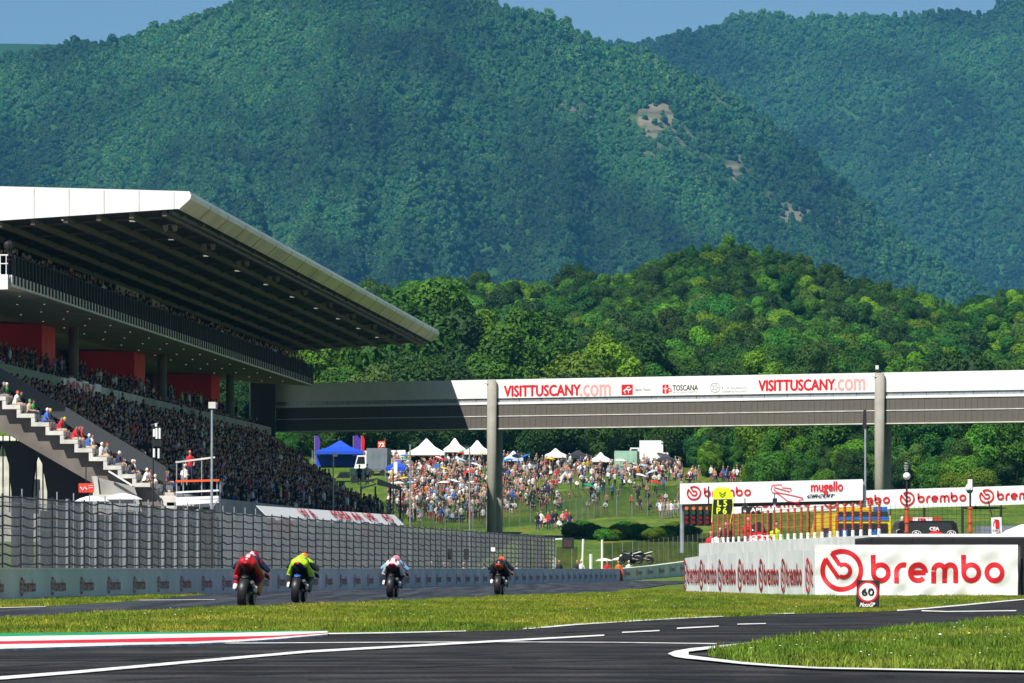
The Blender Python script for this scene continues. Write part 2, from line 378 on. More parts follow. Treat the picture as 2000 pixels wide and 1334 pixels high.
# ------------------------------------------------------------------ the lie of the land
GY = [-500, 0, 359, 385, 405, 440, 480, 540, 640, 700, 760]
GZ = [0, 0, 0, .35, .8, 2.2, 4.0, 6.9, 14.0, 16.5, 19]
CRX = [-900, 300, 600, 850, 1000, 1190, 1280, 1350, 1440, 1520, 1600, 1640, 1750, 1880, 1960, 2000, 2300, 3000]
CRY = [600, 560, 548, 540, 535, 520, 493, 472, 468, 480, 502, 522, 552, 576, 562, 552, 560, 600]
YC = 1200.
rg = np.random.RandomState(3)
_oct = [(rg.uniform(-1, 1, 2)*f_, rg.uniform(0, 6.28), a_) for f_, a_ in [(.012,1)]*5 + [(.03,.5)]*6 + [(.07,.22)]*7]
def lumps(X, Y):
    s = 0
    for (kx, ky), ph, am in _oct: s = s + am*np.sin(kx*X + ky*Y + ph)
    return s
def ground_z(X, Y):
    X = np.asarray(X, float); Y = np.asarray(Y, float)
    near = np.interp(Y, GY, GZ)
    px = 1000 + X/np.maximum(Y, 50)*F
    crest = CH + (HOR - np.interp(px, CRX, CRY))*YC/F - 9.5
    t = np.clip((Y - 690)/(YC - 690), 0, 1)
    hill = 16.2 + (crest - 16.2)*(t**1.1) + lumps(X, Y)*2.0*np.sin(np.pi*np.clip(t, 0, 1))
    back = crest - (Y - YC)*.16
    z = np.where(Y > 690, np.where(Y > YC, back, hill), near)
    return np.maximum(z, np.where(Y > YC, 8, -5))
ys = np.concatenate([np.linspace(-300, 0, 6), np.linspace(20, 400, 39), np.linspace(410, 700, 40), np.linspace(710, 1240, 60), np.linspace(1270, 2600, 30)])
ts = np.linspace(-1, 1, 161)
TT, YY = np.meshgrid(ts, ys); XX = TT*(140 + .34*np.maximum(YY, 0)); ZZ = ground_z(XX, YY) - .03
def grid_obj(name, XX, YY, ZZ, m, parent=None):
    r, c = XX.shape; idx = np.arange(r*c).reshape(r, c)
    fs = np.stack([idx[:-1,:-1], idx[:-1,1:], idx[1:,1:], idx[1:,:-1]], -1).reshape(-1, 4)
    me = bpy.data.meshes.new(name); me.from_pydata(np.stack([XX, YY, ZZ], -1).reshape(-1, 3).tolist(), [], fs.tolist())
    me.polygons.foreach_set('use_smooth', [True]*len(fs)); me.materials.append(m)
    o = link(bpy.data.objects.new(name, me), parent); ORG[o.name] = Vector((0,0,0)); return o
ground = grid_obj('ground', XX, YY, ZZ, GRASS); tag(ground, kind='structure')

def sheet(name, pts, z, m, kind='structure', parent=None):
    mb = MB(); mb.poly([(p[0], p[1], z) for p in pts])
    o = mb.build(name, m, parent); 
    if kind and not parent: tag(o, kind=kind)
    return o
# racing straight
WL = lambda Y: -24.9 + .0906*Y                     # line of the trackside wall
tr = [(-14.6, 60), (-10.6, 105), (-9.9, 115), (-9.55, 130), (-9.75, 150), (-9.75, 166), (7.2, 352), (10.5, 372), (15, 372), (12.5, 330), (8.2, 270), (5.4, 215), (3.5, 174), (.2, 153.5), (-3.4, 121), (-6.1, 102.6), (-7.3, 93), (-8.2, 81.6), (-10.6, 60)]
sheet('race_track', tr, .0, TRACK)
# pit exit lane
top = [(-600,1252),(0,1246),(640,1239),(900,1234),(1020,1230.5),(1075,1225),(1130,1221),(1260,1213),(1400,1206),(1540,1199.5),(1720,1194.5),(1765,1192),(1880,1181),(2000,1170.5),(2120,1162)]
pl = [G(*p) for p in top] + [V(60, 170, 0), V(60, -80, 0), V(-60, -80, 0), V(-60, 57, 0)]
sheet('pit_lane', pl, .004, ASPH)
isl = [(1395,1280),(1400,1275),(1440,1266),(1500,1258),(1640,1243),(1780,1231),(1950,1214.5),(2000,1208.5),(2200,1191)]
isl2 = [(2300,1322),(2000,1314.5),(1800,1311.5),(1600,1307.5),(1520,1303),(1470,1297.5),(1430,1290),(1400,1283)]
ISL = [G(*p) for p in isl] + [V(30, 101, 0), V(30, 39, 0)] + [G(*p) for p in isl2]
sheet('grass_island', ISL, .010, GRASS)
# painted lines: (x, upper row, lower row) of the photograph turned into ground ribbons
PAINT = mat('road_paint', (.70,.70,.68), .6, var=.38, vs=6, detail=8)
def line(pts, z=.014, m=PAINT):
    a = [G(x, t) for x, t, b in pts]; q = [G(x, b) for x, t, b in pts]
    mb = MB(); n = len(a); mb.add([(p.x, p.y, z) for p in a + q], [(n+i, n+i+1, i+1, i) for i in range(n-1)])
    o = mb.build('painted_line', m); tag(o, kind='structure')
line([(-100,1332,1338.5),(0,1324.5,1331),(150,1313,1318.5),(350,1295,1300),(600,1273,1277.5),(800,1262,1266),(1000,1251,1254.5),(1180,1241.5,1244)])
line([(440,1257.5,1259),(700,1256,1257.2),(980,1255,1256.2),(1200,1256,1257),(1400,1258.5,1260)], .012)
line([(600,1238.8,1241.5),(780,1236.5,1238.5),(910,1233.5,1235)])
line([(1020,1228.5,1231),(1075,1224.5,1227),(1130,1219.5,1222),(1260,1211.5,1213.6),(1330,1207.5,1209.5),(1412,1204.2,1206)])
line([(1494,1199.3,1201.2),(1552,1198.2,1200)], .016)
for a, b in (((1215,1236.5,1238.5),(1288,1232.8,1234.8)), ((1322,1228,1230.5),(1404,1224.2,1226)), ((1440,1220.3,1222),(1496,1219,1220.6))): line([a, b], .016)
line([(1752,1192.2,1194.6),(1800,1189,1191.2),(1880,1181.5,1184),(1950,1175,1177),(2010,1169.6,1171.4)])
line([(1800,1193.5,1195.5),(1850,1195.3,1197),(1985,1193.5,1195.2)], .018)
line([(1305,1280,1281),(1318,1275,1287),(1345,1270.5,1291),(1395,1265,1270.5),(1440,1260.5,1265),(1500,1255,1258.5),(1560,1250.5,1253)][:3] , .020)
line([(1345,1270.5,1277),(1395,1265.5,1270.5),(1440,1261,1265),(1500,1256,1258.8),(1565,1249,1251.6),(1640,1241.8,1243.8)], .022)
line([(1345,1284,1291),(1395,1290.5,1296),(1450,1297.5,1302),(1520,1303.5,1307),(1600,1308,1311),(1800,1312,1315),(2000,1315.5,1318.5),(2200,1319,1322)], .022)
line([(1775,1232.5,1236),(1850,1225,1228.5),(1950,1213.6,1216.6)], .022)
line([(-30,1188.3,1189.2),(90,1185.2,1186)], .012); line([(260,1172.6,1173.4),(420,1171.4,1172)], .012)
# kerb
KX = [-260, 0, 250, 385, 470, 546, 640]
K = {'green': ([1246.5,1244.6,1242.6,1241.8,1241.2,1240.2,1239.4], [1254,1250.6,1246.4,1244.2,1242.8,1241,1239.6]),
     'white': ([1254,1250.6,1246.4,1244.2,1242.8,1241,1239.6], [1265,1259.6,1254.5,1251.4,1249.6,1247.6,1241.6]),
     'red': ([1265,1259.6,1254.5,1251.4,1249.6,1247.6,1241.6], [1270,1264.3,1260.6,1258.9,1254.5,1249.6,1242.2]),
     'white2': ([1270,1264.3,1260.6,1258.9,1254.5,1249.6,1242.2], [1280,1272.2,1264.4,1261.2,1257.2,1251.8,1243])}
kerb = thing('kerb', G(250, 1255), 'painted kerb of green, white and red bands beside the pit lane', 'kerb')
for i, (k, (ta, tb)) in enumerate(K.items()):
    mb = MB(); a = [G(x, t) for x, t in zip(KX, ta)]; b = [G(x, t) for x, t in zip(KX, tb)]
    n = len(a); za = [.05 - .006*i]*n; zb = [.046 - .006*i]*n
    mb.loft([[(p.x, p.y, .0), (p.x, p.y, .05-.006*i), (q.x, q.y, .046-.007*i), (q.x, q.y, .0)] for p, q in zip(a, b)])
    mb.build(k.rstrip('2') + '_band', {'green': GRNI, 'white': PAINT, 'red': REDI, 'white2': PAINT}[k], kerb)

# ------------------------------------------------------------------ mountains
def rocks(name):
    m = bpy.data.materials.new(name); m.use_nodes = True; t = m.node_tree; N = t.nodes; L = t.links
    b = N['Principled BSDF']; b.inputs['Roughness'].default_value = .9; b.inputs['Specular IOR Level'].default_value = .1
    at = N.new('ShaderNodeAttribute'); at.attribute_name = 'rock'
    g = N.new('ShaderNodeNewGeometry')
    mp = N.new('ShaderNodeMapping'); mp.inputs['Scale'].default_value = (.02, .02, .22); L.new(g.outputs['Position'], mp.inputs[0])
    w = N.new('ShaderNodeTexNoise'); w.inputs['Scale'].default_value = 1; w.inputs['Detail'].default_value = 5; L.new(mp.outputs[0], w.inputs['Vector'])
    r = N.new('ShaderNodeValToRGB'); r.color_ramp.elements[0].position = .38; r.color_ramp.elements[1].position = .6
    r.color_ramp.elements[0].color = (.10,.09,.06,1); r.color_ramp.elements[1].color = (.24,.195,.14,1); L.new(w.outputs[0], r.inputs[0])
    n = N.new('ShaderNodeTexNoise'); n.inputs['Scale'].default_value = .01; n.inputs['Detail'].default_value = 4; L.new(g.outputs['Position'], n.inputs['Vector'])
    r2 = N.new('ShaderNodeValToRGB'); r2.color_ramp.elements[0].position = .35; r2.color_ramp.elements[1].position = .65
    r2.color_ramp.elements[0].color = (.014,.05,.014,1); r2.color_ramp.elements[1].color = (.03,.085,.02,1); L.new(n.outputs[0], r2.inputs[0])
    mx = N.new('ShaderNodeMix'); mx.data_type = 'RGBA'; L.new(at.outputs['Fac'], mx.inputs[0]); L.new(r2.outputs[0], mx.inputs[6]); L.new(r.outputs[0], mx.inputs[7])
    L.new(mx.outputs[2], b.inputs['Base Color']); return m
ROCK = rocks('wooded_slope')
_o2 = [(rg.uniform(-1, 1, 2)*f_, rg.uniform(0, 6.28), a_) for f_, a_ in [(.0035,1)]*5 + [(.008,.5)]*7 + [(.02,.2)]*9]
def big(X, Y):
    s = 0
    for (kx, ky), ph, am in _o2: s = s + am*np.sin(kx*X + ky*.6*Y + ph)
    return s
_gl = [(rg.uniform(.0022, .0052)*s_, rg.uniform(1.2, 4.5)*d_*s_**.8, rg.uniform(0, 6.28), 1/s_**1.05) for s_, d_ in ((1, 1), (1.1, -1), (1.9, 1), (2.4, -1), (3.8, 1), (4.6, -1), (8, 1), (9, -1), (15, 1), (17, -1))]
def gully(px, q):                       # spurs and gullies running down the slope at many sizes
    wx = 45*np.sin(q*4.1 + px*.003) + 22*np.sin(q*9.7 - px*.006); wq = .08*np.sin(px*.011 + q*3)
    return .7*np.abs(np.sin(.0021*px + 1.7*q + .6)) + sum(am*np.abs(np.sin(kx*(px+wx) + kq*(q+wq) + ph)) for kx, kq, ph, am in _gl)
RK = [(1285,232,50,46,.8), (1250,215,14,20,.7), (1375,305,18,8,.6), (1345,290,16,7,.6), (1470,365,14,9,.6), (1500,385,12,7,.6), (1590,455,14,8,.5), (1330,262,30,22,.7), (1120,214,42,9,.8), (1400,210,18,10,.7), (1440,335,22,28,.8), (1420,352,14,8,.6), (1545,418,34,22,.8), (1290,300,30,10,.5), (1320,300,25,8,.5), (1640,440,26,20,.5), (1830,305,22,14,.5), (1790,355,24,8,.4), (1860,470,16,12,.4), (1735,375,8,10,.5), (1270,480,16,4,.6)]
def mountain(name, y0, y1, crx, cry, basez, wig, nr, nc, y2, crestwig=0):
    px = np.linspace(-900, 2900, nc); q = np.concatenate([np.linspace(0, 1, nr), 1 + np.linspace(.06, .7, 10)])
    PX, Q = np.meshgrid(px, q); yc = y1 + crestwig*np.sin(PX*.004)
    Yv = y0 + (yc - y0)*Q; X = (PX - 1000)/F*Yv
    zc = CH + (HOR - np.interp(PX, crx, cry))*yc/F - 7
    t = np.clip(Q, 0, 1)
    Z = basez + (zc - basez)*(t**.95) + wig*(big(X, Yv)*.45 - 1.25*gully(PX, Q))*np.sin(np.pi*t)**.8
    Z = np.where(Q > 1, zc - (Q - 1)*(yc - y0)*.45, Z)
    o = grid_obj(name, X, Yv, Z, ROCK); tag(o, kind='structure')
    rows = HOR - (Z - CH)/Yv*F; rk = np.zeros_like(Z); 
    n1 = np.sin(PX*.21 + np.sin(rows*.13)*2) * np.sin(rows*.33 + np.sin(PX*.07)*2) + .5*np.sin(PX*.55+rows*.3)*np.sin(rows*.8-PX*.2)
    for cx, cy_, rx, ry, am in RK:
        d = ((PX - cx)/rx)**2 + ((rows - cy_)/ry)**2 + n1*.8
        rk = np.maximum(rk, am*np.clip(1.6 - 1.4*d, 0, 1))
    rk = np.where(Q > 1, 0, rk)
    a = o.data.attributes.new('rock', 'FLOAT', 'POINT'); a.data.foreach_set('value', rk.ravel().astype(np.float32))
    return o, X, Yv, Z, rk, Q
M1 = mountain('near_mountain', 2600, 5000,
    [-900,-300,0,60,150,250,300,380,430,520,700,850,970,1060,1160,1230,1320,1450,1600,1700,1800,1950,2200,2900],
    [200,140,102,95,78,70,50,28,8,-25,-60,-40,2,24,72,86,120,185,300,390,480,560,600,640], 60, 80, 190, 420, 0)
M2 = mountain('far_mountain', 4300, 7000,
    [-900,900,1100,1230,1300,1400,1480,1560,1650,1760,1840,1920,1950,2000,2200,2900],
    [60,90,88,80,66,42,19,27,22,24,13,19,0,-20,-60,0], 120, 115, 150, 400, 0)

# ------------------------------------------------------------------ the air between here and the mountains
HZ = bpy.data.materials.new('haze'); HZ.use_nodes = True; t_ = HZ.node_tree
t_.nodes.remove(t_.nodes['Principled BSDF']); pv = t_.nodes.new('ShaderNodeVolumePrincipled')
pv.inputs['Color'].default_value = (.12, .54, 1.0, 1); pv.inputs['Density'].default_value = .000046; pv.inputs['Anisotropy'].default_value = .0
t_.links.new(pv.outputs[0], t_.nodes['Material Output'].inputs['Volume'])
hz = MB().box((-3200, -420, -9), (3200, 9300, 960)).build('haze', HZ); tag(hz, kind='stuff')

def tyre_marks():
    m = bpy.data.materials.new('rubber_marks'); m.use_nodes = True; t = m.node_tree; N = t.nodes; L = t.links; b = N['Principled BSDF']
    b.inputs['Base Color'].default_value = (.018,.018,.018,1); b.inputs['Roughness'].default_value = .7; b.inputs['Specular IOR Level'].default_value = .2
    g = N.new('ShaderNodeNewGeometry'); n = N.new('ShaderNodeTexNoise'); n.inputs['Scale'].default_value = 1.1; n.inputs['Detail'].default_value = 6; L.new(g.outputs['Position'], n.inputs['Vector'])
    r = N.new('ShaderNodeMapRange'); r.inputs[1].default_value = .38; r.inputs[2].default_value = .66; r.inputs[3].default_value = 0; r.inputs[4].default_value = .75; L.new(n.outputs[0], r.inputs[0]); L.new(r.outputs[0], b.inputs['Alpha']); return m
RUB = tyre_marks()
for pts in ([(-50,1306,1308.4),(300,1287,1289),(700,1267,1268.6),(1000,1256.5,1257.6)], [(-50,1319,1322),(400,1298,1300.5),(900,1281,1282.6),(1250,1266,1267.4)], [(120,1334,1337),(600,1313,1316),(1000,1296,1298),(1260,1288,1289.6)], [(700,1246,1247.2),(1000,1241,1242),(1300,1226,1227),(1700,1204,1205.2),(1990,1186,1187.6)], [(1000,1303,1307),(1400,1310,1314),(1800,1322,1327)], [(600,1327,1331),(1000,1322,1325),(1500,1328,1332)], [(1100,1236,1237),(1500,1213,1213.8),(1900,1190,1191)]):
    a = [G(x, t) for x, t, b in pts]; q = [G(x, b) for x, t, b in pts]; n = len(a); mb = MB()
    A = []; Bq = []
    for i in range(n-1):
        for k in range(8): A.append(a[i].lerp(a[i+1], k/8)); Bq.append(q[i].lerp(q[i+1], k/8))
    n = len(A); mb.add([(p.x, p.y, .009) for p in A + Bq], [(n+i, n+i+1, i+1, i) for i in range(n-1)]); tag(mb.build('tyre_mark', RUB), kind='structure')
# ------------------------------------------------------------------ trees
def crown_mesh(name, m, seed, H=10., R=3.6, base=2.2, nl=4600, leaf=.22, lobes=13, core=True):
    r = np.random.RandomState(seed); C = []; rad = []
    for i in range(lobes):
        a = r.uniform(0, 6.28); h = r.uniform(.0, 1)
        w = R*(.35 + .6*math.sin(math.pi*min(1, .18 + .75*h)))*r.uniform(.35, .8)
        C.append((w*math.cos(a), w*math.sin(a), base + 1.2 + h*(H - base - 2.4))); rad.append(R*r.uniform(.30, .52))
    C.append((0, 0, base + (H-base)*.5)); rad.append(R*.62); C = np.array(C); rad = np.array(rad)
    k = r.choice(len(rad), nl*3, p=rad**2/np.sum(rad**2))
    d = r.normal(size=(nl*3, 3)); d[:, 2] += .15; d /= np.linalg.norm(d, axis=1)[:, None]
    p = C[k] + d*(rad[k]*r.uniform(.80, 1.08, nl*3))[:, None]
    dist = np.linalg.norm(p[:, None, :] - C[None], axis=2) / rad[None]; dist[np.arange(nl*3), k] = 9
    ok = np.where(dist.min(1) > .82)[0][:nl]; p = p[ok]; d = d[ok]; n = len(p)
    nn = d + r.normal(size=(n, 3))*.55; nn /= np.linalg.norm(nn, axis=1)[:, None]
    u = np.cross(nn, r.normal(size=(n, 3))); u /= np.linalg.norm(u, axis=1)[:, None]; v = np.cross(nn, u)
    s = leaf*r.uniform(.6, 1.35, n)[:, None]
    q = np.stack([p - u*s, p - v*s*.55 + nn*s*.15, p + u*s, p + v*s*.55 + nn*s*.15], 1).reshape(-1, 3)
    vs = q.tolist(); fs = np.arange(n*4).reshape(-1, 4).tolist()
    if core:
        mb = MB()
        for c, rr in zip(C, rad): mb.ball(c, rr*.80, (1, 1, 1), 8, 6)
        b = len(vs); 
        jit = r.uniform(.88, 1.12, len(mb.v))
        vs += [tuple(x) for x in mb.v]; fs += [[b + i for i in f] for f in mb.f]
    me = bpy.data.meshes.new(name); me.from_pydata(vs, [], fs); me.materials.append(m); return me
def trunk_mesh(name, seed, H, base, r0=.22):
    r = random.Random(seed); mb = MB()
    pts = [(0, 0, -.6)]; x = y = 0
    for i in range(1, 6): x += r.uniform(-.12, .12); y += r.uniform(-.12, .12); pts.append((x, y, H*.72*i/5))
    mb.tube(pts, r0, 7, rs=[r0*1.25, r0, r0*.85, r0*.65, r0*.45, r0*.2])
    for i in range(6):
        a = r.uniform(0, 6.28); z = base*.8 + i*(H-base)*.1; L = r.uniform(1.4, 2.6)
        mb.tube([(0, 0, z), (L*.5*math.cos(a), L*.5*math.sin(a), z+.7), (L*math.cos(a), L*math.sin(a), z+1.7)], .08, 5, rs=[r0*.5, r0*.32, .03])
    return mb.mesh(name, BARK, True)
TR = {}
for nm, m, sd, kw in (('a', LEAF_A, 1, {}), ('b', LEAF_A, 2, dict(R=4.4, H=9.5)), ('d', LEAF_D, 3, dict(R=4.6, H=10, base=3)), ('e', LEAF_D, 4, dict(R=4.0, H=11, base=3)),
                      ('y', LEAF_Y, 5, dict(H=7, R=3.6, base=1)), ('w', LEAF_W, 6, dict(H=5, R=2.6, base=.8, nl=3000)), ('h', LEAF_H, 7, {}), ('i', LEAF_H, 8, dict(R=4.5, H=9, base=1.5)), ('j', LEAF_H, 9, dict(R=3.0, H=11.5)), ('k', LEAF_H, 10, dict(R=4, H=7.5, base=1))):
    kw = dict(dict(nl=5200, leaf=.2) if nm in 'hijk' else dict(nl=5200, leaf=.2), **kw)
    TR[nm] = (crown_mesh('crown', m, sd, **kw), trunk_mesh('trunk', sd, kw.get('H', 10), kw.get('base', 2.2)))
def tree(kind, px, Y, s, label, group=None, dz=0, name='tree', cat='tree'):
    X = (px - 1000)/F*Y; z = float(ground_z(X, Y)) - .1 + dz
    t = thing(name, (X, Y, z), label, cat, group); t.rotation_euler.z = RN.uniform(0, 6.28); t.scale = (s*RN.uniform(.92,1.1), s*RN.uniform(.92,1.1), s)
    c = link(bpy.data.objects.new('crown', TR[kind][0]), t); k = link(bpy.data.objects.new('trunk', TR[kind][1]), t); return t, c
ORD = ['first','second','third','fourth','fifth','sixth','seventh','eighth','ninth','tenth','eleventh','twelfth','thirteenth','fourteenth','fifteenth','sixteenth','seventeenth','eighteenth','nineteenth','twentieth','twenty-first','twenty-second','twenty-third','twenty-fourth']
# row of tall trees beyond the far end of the stand, above the bridge
tall = [('a',640,690,1.55),('b',700,700,1.75),('a',745,705,1.85),('b',790,690,2.35),('a',835,700,2.3),('e',880,690,1.75),('b',925,720,1.95),('a',975,690,1.75),('b',1025,700,2.05),('a',1068,715,1.8),('y',1120,690,1.95),('h',1180,720,1.5),('i',1240,740,1.4),
        ('b',590,700,1.6),('a',665,650,1.2),('h',720,650,1.25),('d',815,655,1.35),('h',770,660,1.2),('d',870,660,1.3),('a',955,665,1.35),('y',860,675,1.5),('i',900,665,1.2)]
desc = ['behind the blue tent','behind the roof edge','half hidden by the roof corner','just past the roof tip','left of the leftmost bridge column','above the shaded bridge end','above the bridge lettering']
for i, (k, px, Y, s) in enumerate(tall):
    if px == 1120: lb = 'round yellow green tree above the left bridge lettering'
    elif px == 860: lb = 'yellow green tree in the row right behind the roof tip'
    elif px == 1025: lb = 'biggest round dark green tree above the left bridge column'
    elif px == 790: lb = 'tall bright green tree rising above the roof edge'
    elif px == 835: lb = 'tall bright green tree beside the roof tip'
    else: lb = f'leafy green tree, {ORD[sorted(q[1] for q in tall).index(px)]} from the left in the row behind the bridge end'
    tree(k, px, Y, s, lb, 'tall trees behind the bridge')
low = [('d',640,655,.95),('e',690,660,.9),('d',745,660,.95),('e',800,655,1),('d',850,660,1.05),('e',905,655,1.0),('d',945,660,1.1),('d',1000,652,1.22),('e',1045,648,1.2),('d',1090,655,1.35),('e',1135,650,1.28),('d',1180,655,1.3),('e',1215,660,1.15),('d',1262,650,1.2),('e',1300,655,1.25),('d',1340,648,1.35),('e',1385,650,1.35),('d',1430,645,1.2),('e',1455,660,1.05),
       ('d',1070,640,1.0),('e',1165,640,1.05),('d',1320,640,1.05),('e',1400,640,1.0)]
for i, (k, px, Y, s) in enumerate(low):
    tree(k, px, Y - 8, s, f'dark green tree, {ORD[sorted(q[1] for q in low).index(px)]} from the left along the top of the bank', 'dark trees along the bank', dz=-2.6*s)
# trees and shrubs on the right, behind the banners
right = [('h',1490,600,.9),('a',1530,590,.8),('w',1605,560,.75),('h',1570,600,1.0),('i',1650,590,1.0),('h',1700,600,1.05),('a',1760,580,.9),('i',1810,575,.95),('y',1905,545,.62),('y',1865,552,.5),('d',1850,580,1.05),('h',1940,575,1.05),('a',1985,560,.95),('i',2040,570,1.1),('h',1620,610,1.1),('d',1730,610,1.1),('d',1790,610,1.2),('e',1890,610,1.3),('d',1960,600,1.2)]
for k, px, Y, s in right:
    lb = {'w': 'pale silvery shrub on the slope above the circuit banner', 'y': 'larger yellow green shrub above the long banner at the right' if px == 1905 else 'smaller yellow green shrub left of its twin above the long banner'}.get(k, f'green tree, {ORD[sorted(q[1] for q in right).index(px)]} from the left on the slope behind the banners')
    tree(k, px, Y, s, lb, 'trees on the right slope' if k not in 'w' else None, name='shrub' if k in 'wy' else 'tree', cat='shrub' if k in 'wy' else 'tree')
# wooded hill behind the bridge: nobody could count it
protos = []
for k, px, Y, s in (('h', 1545, 625, 1.1), ('i', 1665, 622, 1.1), ('j', 1770, 628, 1.1), ('k', 1870, 620, 1.2), ('e', 1955, 625, 1.1)):
    t, c = tree(k, px, Y, s, {1545: 'first', 1665: 'second', 1770: 'third', 1870: 'fourth', 1955: 'fifth'}[px] + ' tree from the left at the foot of the wooded hill', 'trees on the right slope'); protos.append(c)
r = np.random.RandomState(21)
def fill(n, xa, xb, ya, yb, mind):
    Y = np.sqrt(r.uniform(ya**2, yb**2, n)); px = r.uniform(xa, xb, n); X = (px-1000)/F*Y
    keep = {}; out = []
    for i in range(n):
        k = (int(X[i]//mind), int(Y[i]//(mind*1.5)))
        if k in keep: continue
        keep[k] = 1; out.append(i)
    return X[out], Y[out]
X1, Y1 = fill(9000, 380, 2350, 700, 1225, 4.6)
X2, Y2 = fill(3000, 1490, 2350, 552, 705, 3.6)
X4, Y4 = fill(500, 1350, 1500, 606, 700, 3.6)
X3, Y3 = fill(1500, 560, 1480, 668, 705, 3.6)
X = np.concatenate([X1, X2, X3, X4]); Y = np.concatenate([Y1, Y2, Y3, Y4]); n3 = len(X3)
pxx = 1000 + X/Y*F
Z = ground_z(X, Y) - .4
kd = r.choice(5, len(X), p=[.3, .26, .14, .22, .08]); scl = r.uniform(.62, 1.12, len(X))*np.where(Y > 1100, .9, np.where(Y < 600, .6, np.where((Y < 706) & (pxx < 1480), .55, 1)))
scatter('hillside_wood', np.stack([X, Y, Z], 1), scl, r.uniform(0, 6.28, len(X)), kd, protos, 'mixed green wood covering the rounded hill behind the bridge', 'wood')
# mountain woods
mp_ = []
for i, sd in enumerate((31, 32, 33, 34)):
    me = crown_mesh('crown', LEAF_M, sd, H=9, R=4.6, base=.2, nl=420, leaf=.72, lobes=8)
    t = thing('tree', P(1660 + 55*i, 560, 1185), ['first', 'second', 'third', 'fourth'][i] + ' rounded tree from the left along the right crest of the hill', 'tree', 'trees along the hill crest'); t.location.z = float(ground_z(t.location.x, 1185)) - .5; t.scale = (.9,)*3
    mp_.append(link(bpy.data.objects.new('crown', me), t)); link(bpy.data.objects.new('trunk', TR['a'][1]), t)
def mwood(name, M, n, xa, xb, label, smin, smax):
    o, X, Yv, Z, rk, Q = M; nr, nc = X.shape
    nc_ = 3600                                   # taller trees along the skyline
    fi = np.concatenate([r.uniform(0, nr - 10.02, n), r.uniform(nr - 17, nr - 9.2, nc_)]); big_ = np.arange(n + nc_) >= n; n += nc_
    fj = (r.uniform(xa, xb, n) + 900)/3800*(nc - 1)
    i0 = fi.astype(int); j0 = fj.astype(int); a = (fi - i0); b = (fj - j0)
    def bl(A): return A[i0, j0]*(1-a)*(1-b) + A[i0+1, j0]*a*(1-b) + A[i0, j0+1]*(1-a)*b + A[i0+1, j0+1]*a*b
    x, y, z, k = bl(X), bl(Yv), bl(Z), bl(rk)
    ok = r.uniform(0, 1, n) > k*1.12; x, y, z, big_ = x[ok], y[ok], z[ok], big_[ok]; n = len(x)
    vv = lumps(x*.35, y*.35)
    scl = np.where(big_, r.uniform(.5, 1.2, n)*np.where(r.uniform(0, 1, n) < .12, 1.5, 1), r.uniform(smin, smax, n)*(1 + .12*np.clip(vv, -1.5, 1.5)))
    scatter(name, np.stack([x, y, z - 1.2], 1), scl, r.uniform(0, 6.28, n), r.randint(0, 4, n), mp_, label, 'wood')
mwood('mountain_wood', M1, 125000, -120, 2100, 'dense wood clothing the near mountain', .32, .95)
mwood('mountain_wood', M2, 70000, 1050, 2120, 'dense wood clothing the far mountain', .45, 1.3)

# ------------------------------------------------------------------ grass
def tuft_mesh(seed, n, h, spread, m, name='grass_tuft'):
    r_ = random.Random(seed); vs, fs = [], []
    for i in range(n):
        a = r_.uniform(0, 6.28); d = r_.uniform(0, spread); x, y = d*math.cos(a), d*math.sin(a)
        b = r_.uniform(0, 6.28); w = .007*r_.uniform(.7, 1.4)*(h/.09)**.5; hh = h*r_.uniform(.55, 1.2); lx, ly = r_.uniform(-.5,.5)*hh, r_.uniform(-.5,.5)*hh
        k = len(vs); vs += [(x-w*math.cos(b), y-w*math.sin(b), 0), (x+w*math.cos(b), y+w*math.sin(b), 0), (x+lx*.4+w*.6*math.cos(b), y+ly*.4+w*.6*math.sin(b), hh*.6), (x+lx*.4-w*.6*math.cos(b), y+ly*.4-w*.6*math.sin(b), hh*.6), (x+lx, y+ly, hh)]
        fs += [(k, k+1, k+2, k+3), (k+3, k+2, k+4)]
    me = bpy.data.meshes.new(name); me.from_pydata(vs, [], fs); me.materials.append(m); return me
DAISY = mat('daisy_white', (.8,.8,.72), .6); BUTTER = mat('buttercup', (.75,.6,.03), .6)
def flower_mesh(m):
    mb = MB(); mb.cyl((0,0,0), (0,0,.09), .004, n=4); mb.ball((0,0,.1), .02, (1,1,.6), 6, 4, m=1); return mb.mesh('flower', [BLADE, m])
gp = []
for i, (me, p) in enumerate(((tuft_mesh(1, 20, .045, .17, BLADE), (-7.6, 88)), (tuft_mesh(2, 16, .062, .15, BLADE), (-7.0, 88.6)), (tuft_mesh(3, 20, .045, .11, BLADE2), (2.4, 48)), (tuft_mesh(4, 9, .085, .09, BLADE2), (2.6, 48.3)))):
    gp.append(tag(put('grass_tuft', me, None, (*p, 0)), ['short clump of grass on the strip beside the kerb', 'slightly taller clump of grass on the strip beside the kerb', 'long clump of grass near the tip of the grass island', 'tallest clump of grass near the tip of the grass island'][i], 'grass', None, 'stuff'))
fl = [tag(put('flower', flower_mesh(DAISY), None, (4.6, 55, 0)), 'small white flower in the grass island', 'flower'), tag(put('flower', flower_mesh(BUTTER), None, (5.0, 56, 0)), 'small yellow flower in the grass island', 'flower')]
def inside(px, py, poly):
    c = np.zeros(len(px), bool); j = len(poly) - 1
    for i in range(len(poly)):
        xi, yi = poly[i][0], poly[i][1]; xj, yj = poly[j][0], poly[j][1]
        c ^= ((yi > py) != (yj > py)) & (px < (xj-xi)*(py-yi)/(yj-yi+1e-12) + xi); j = i
    return c
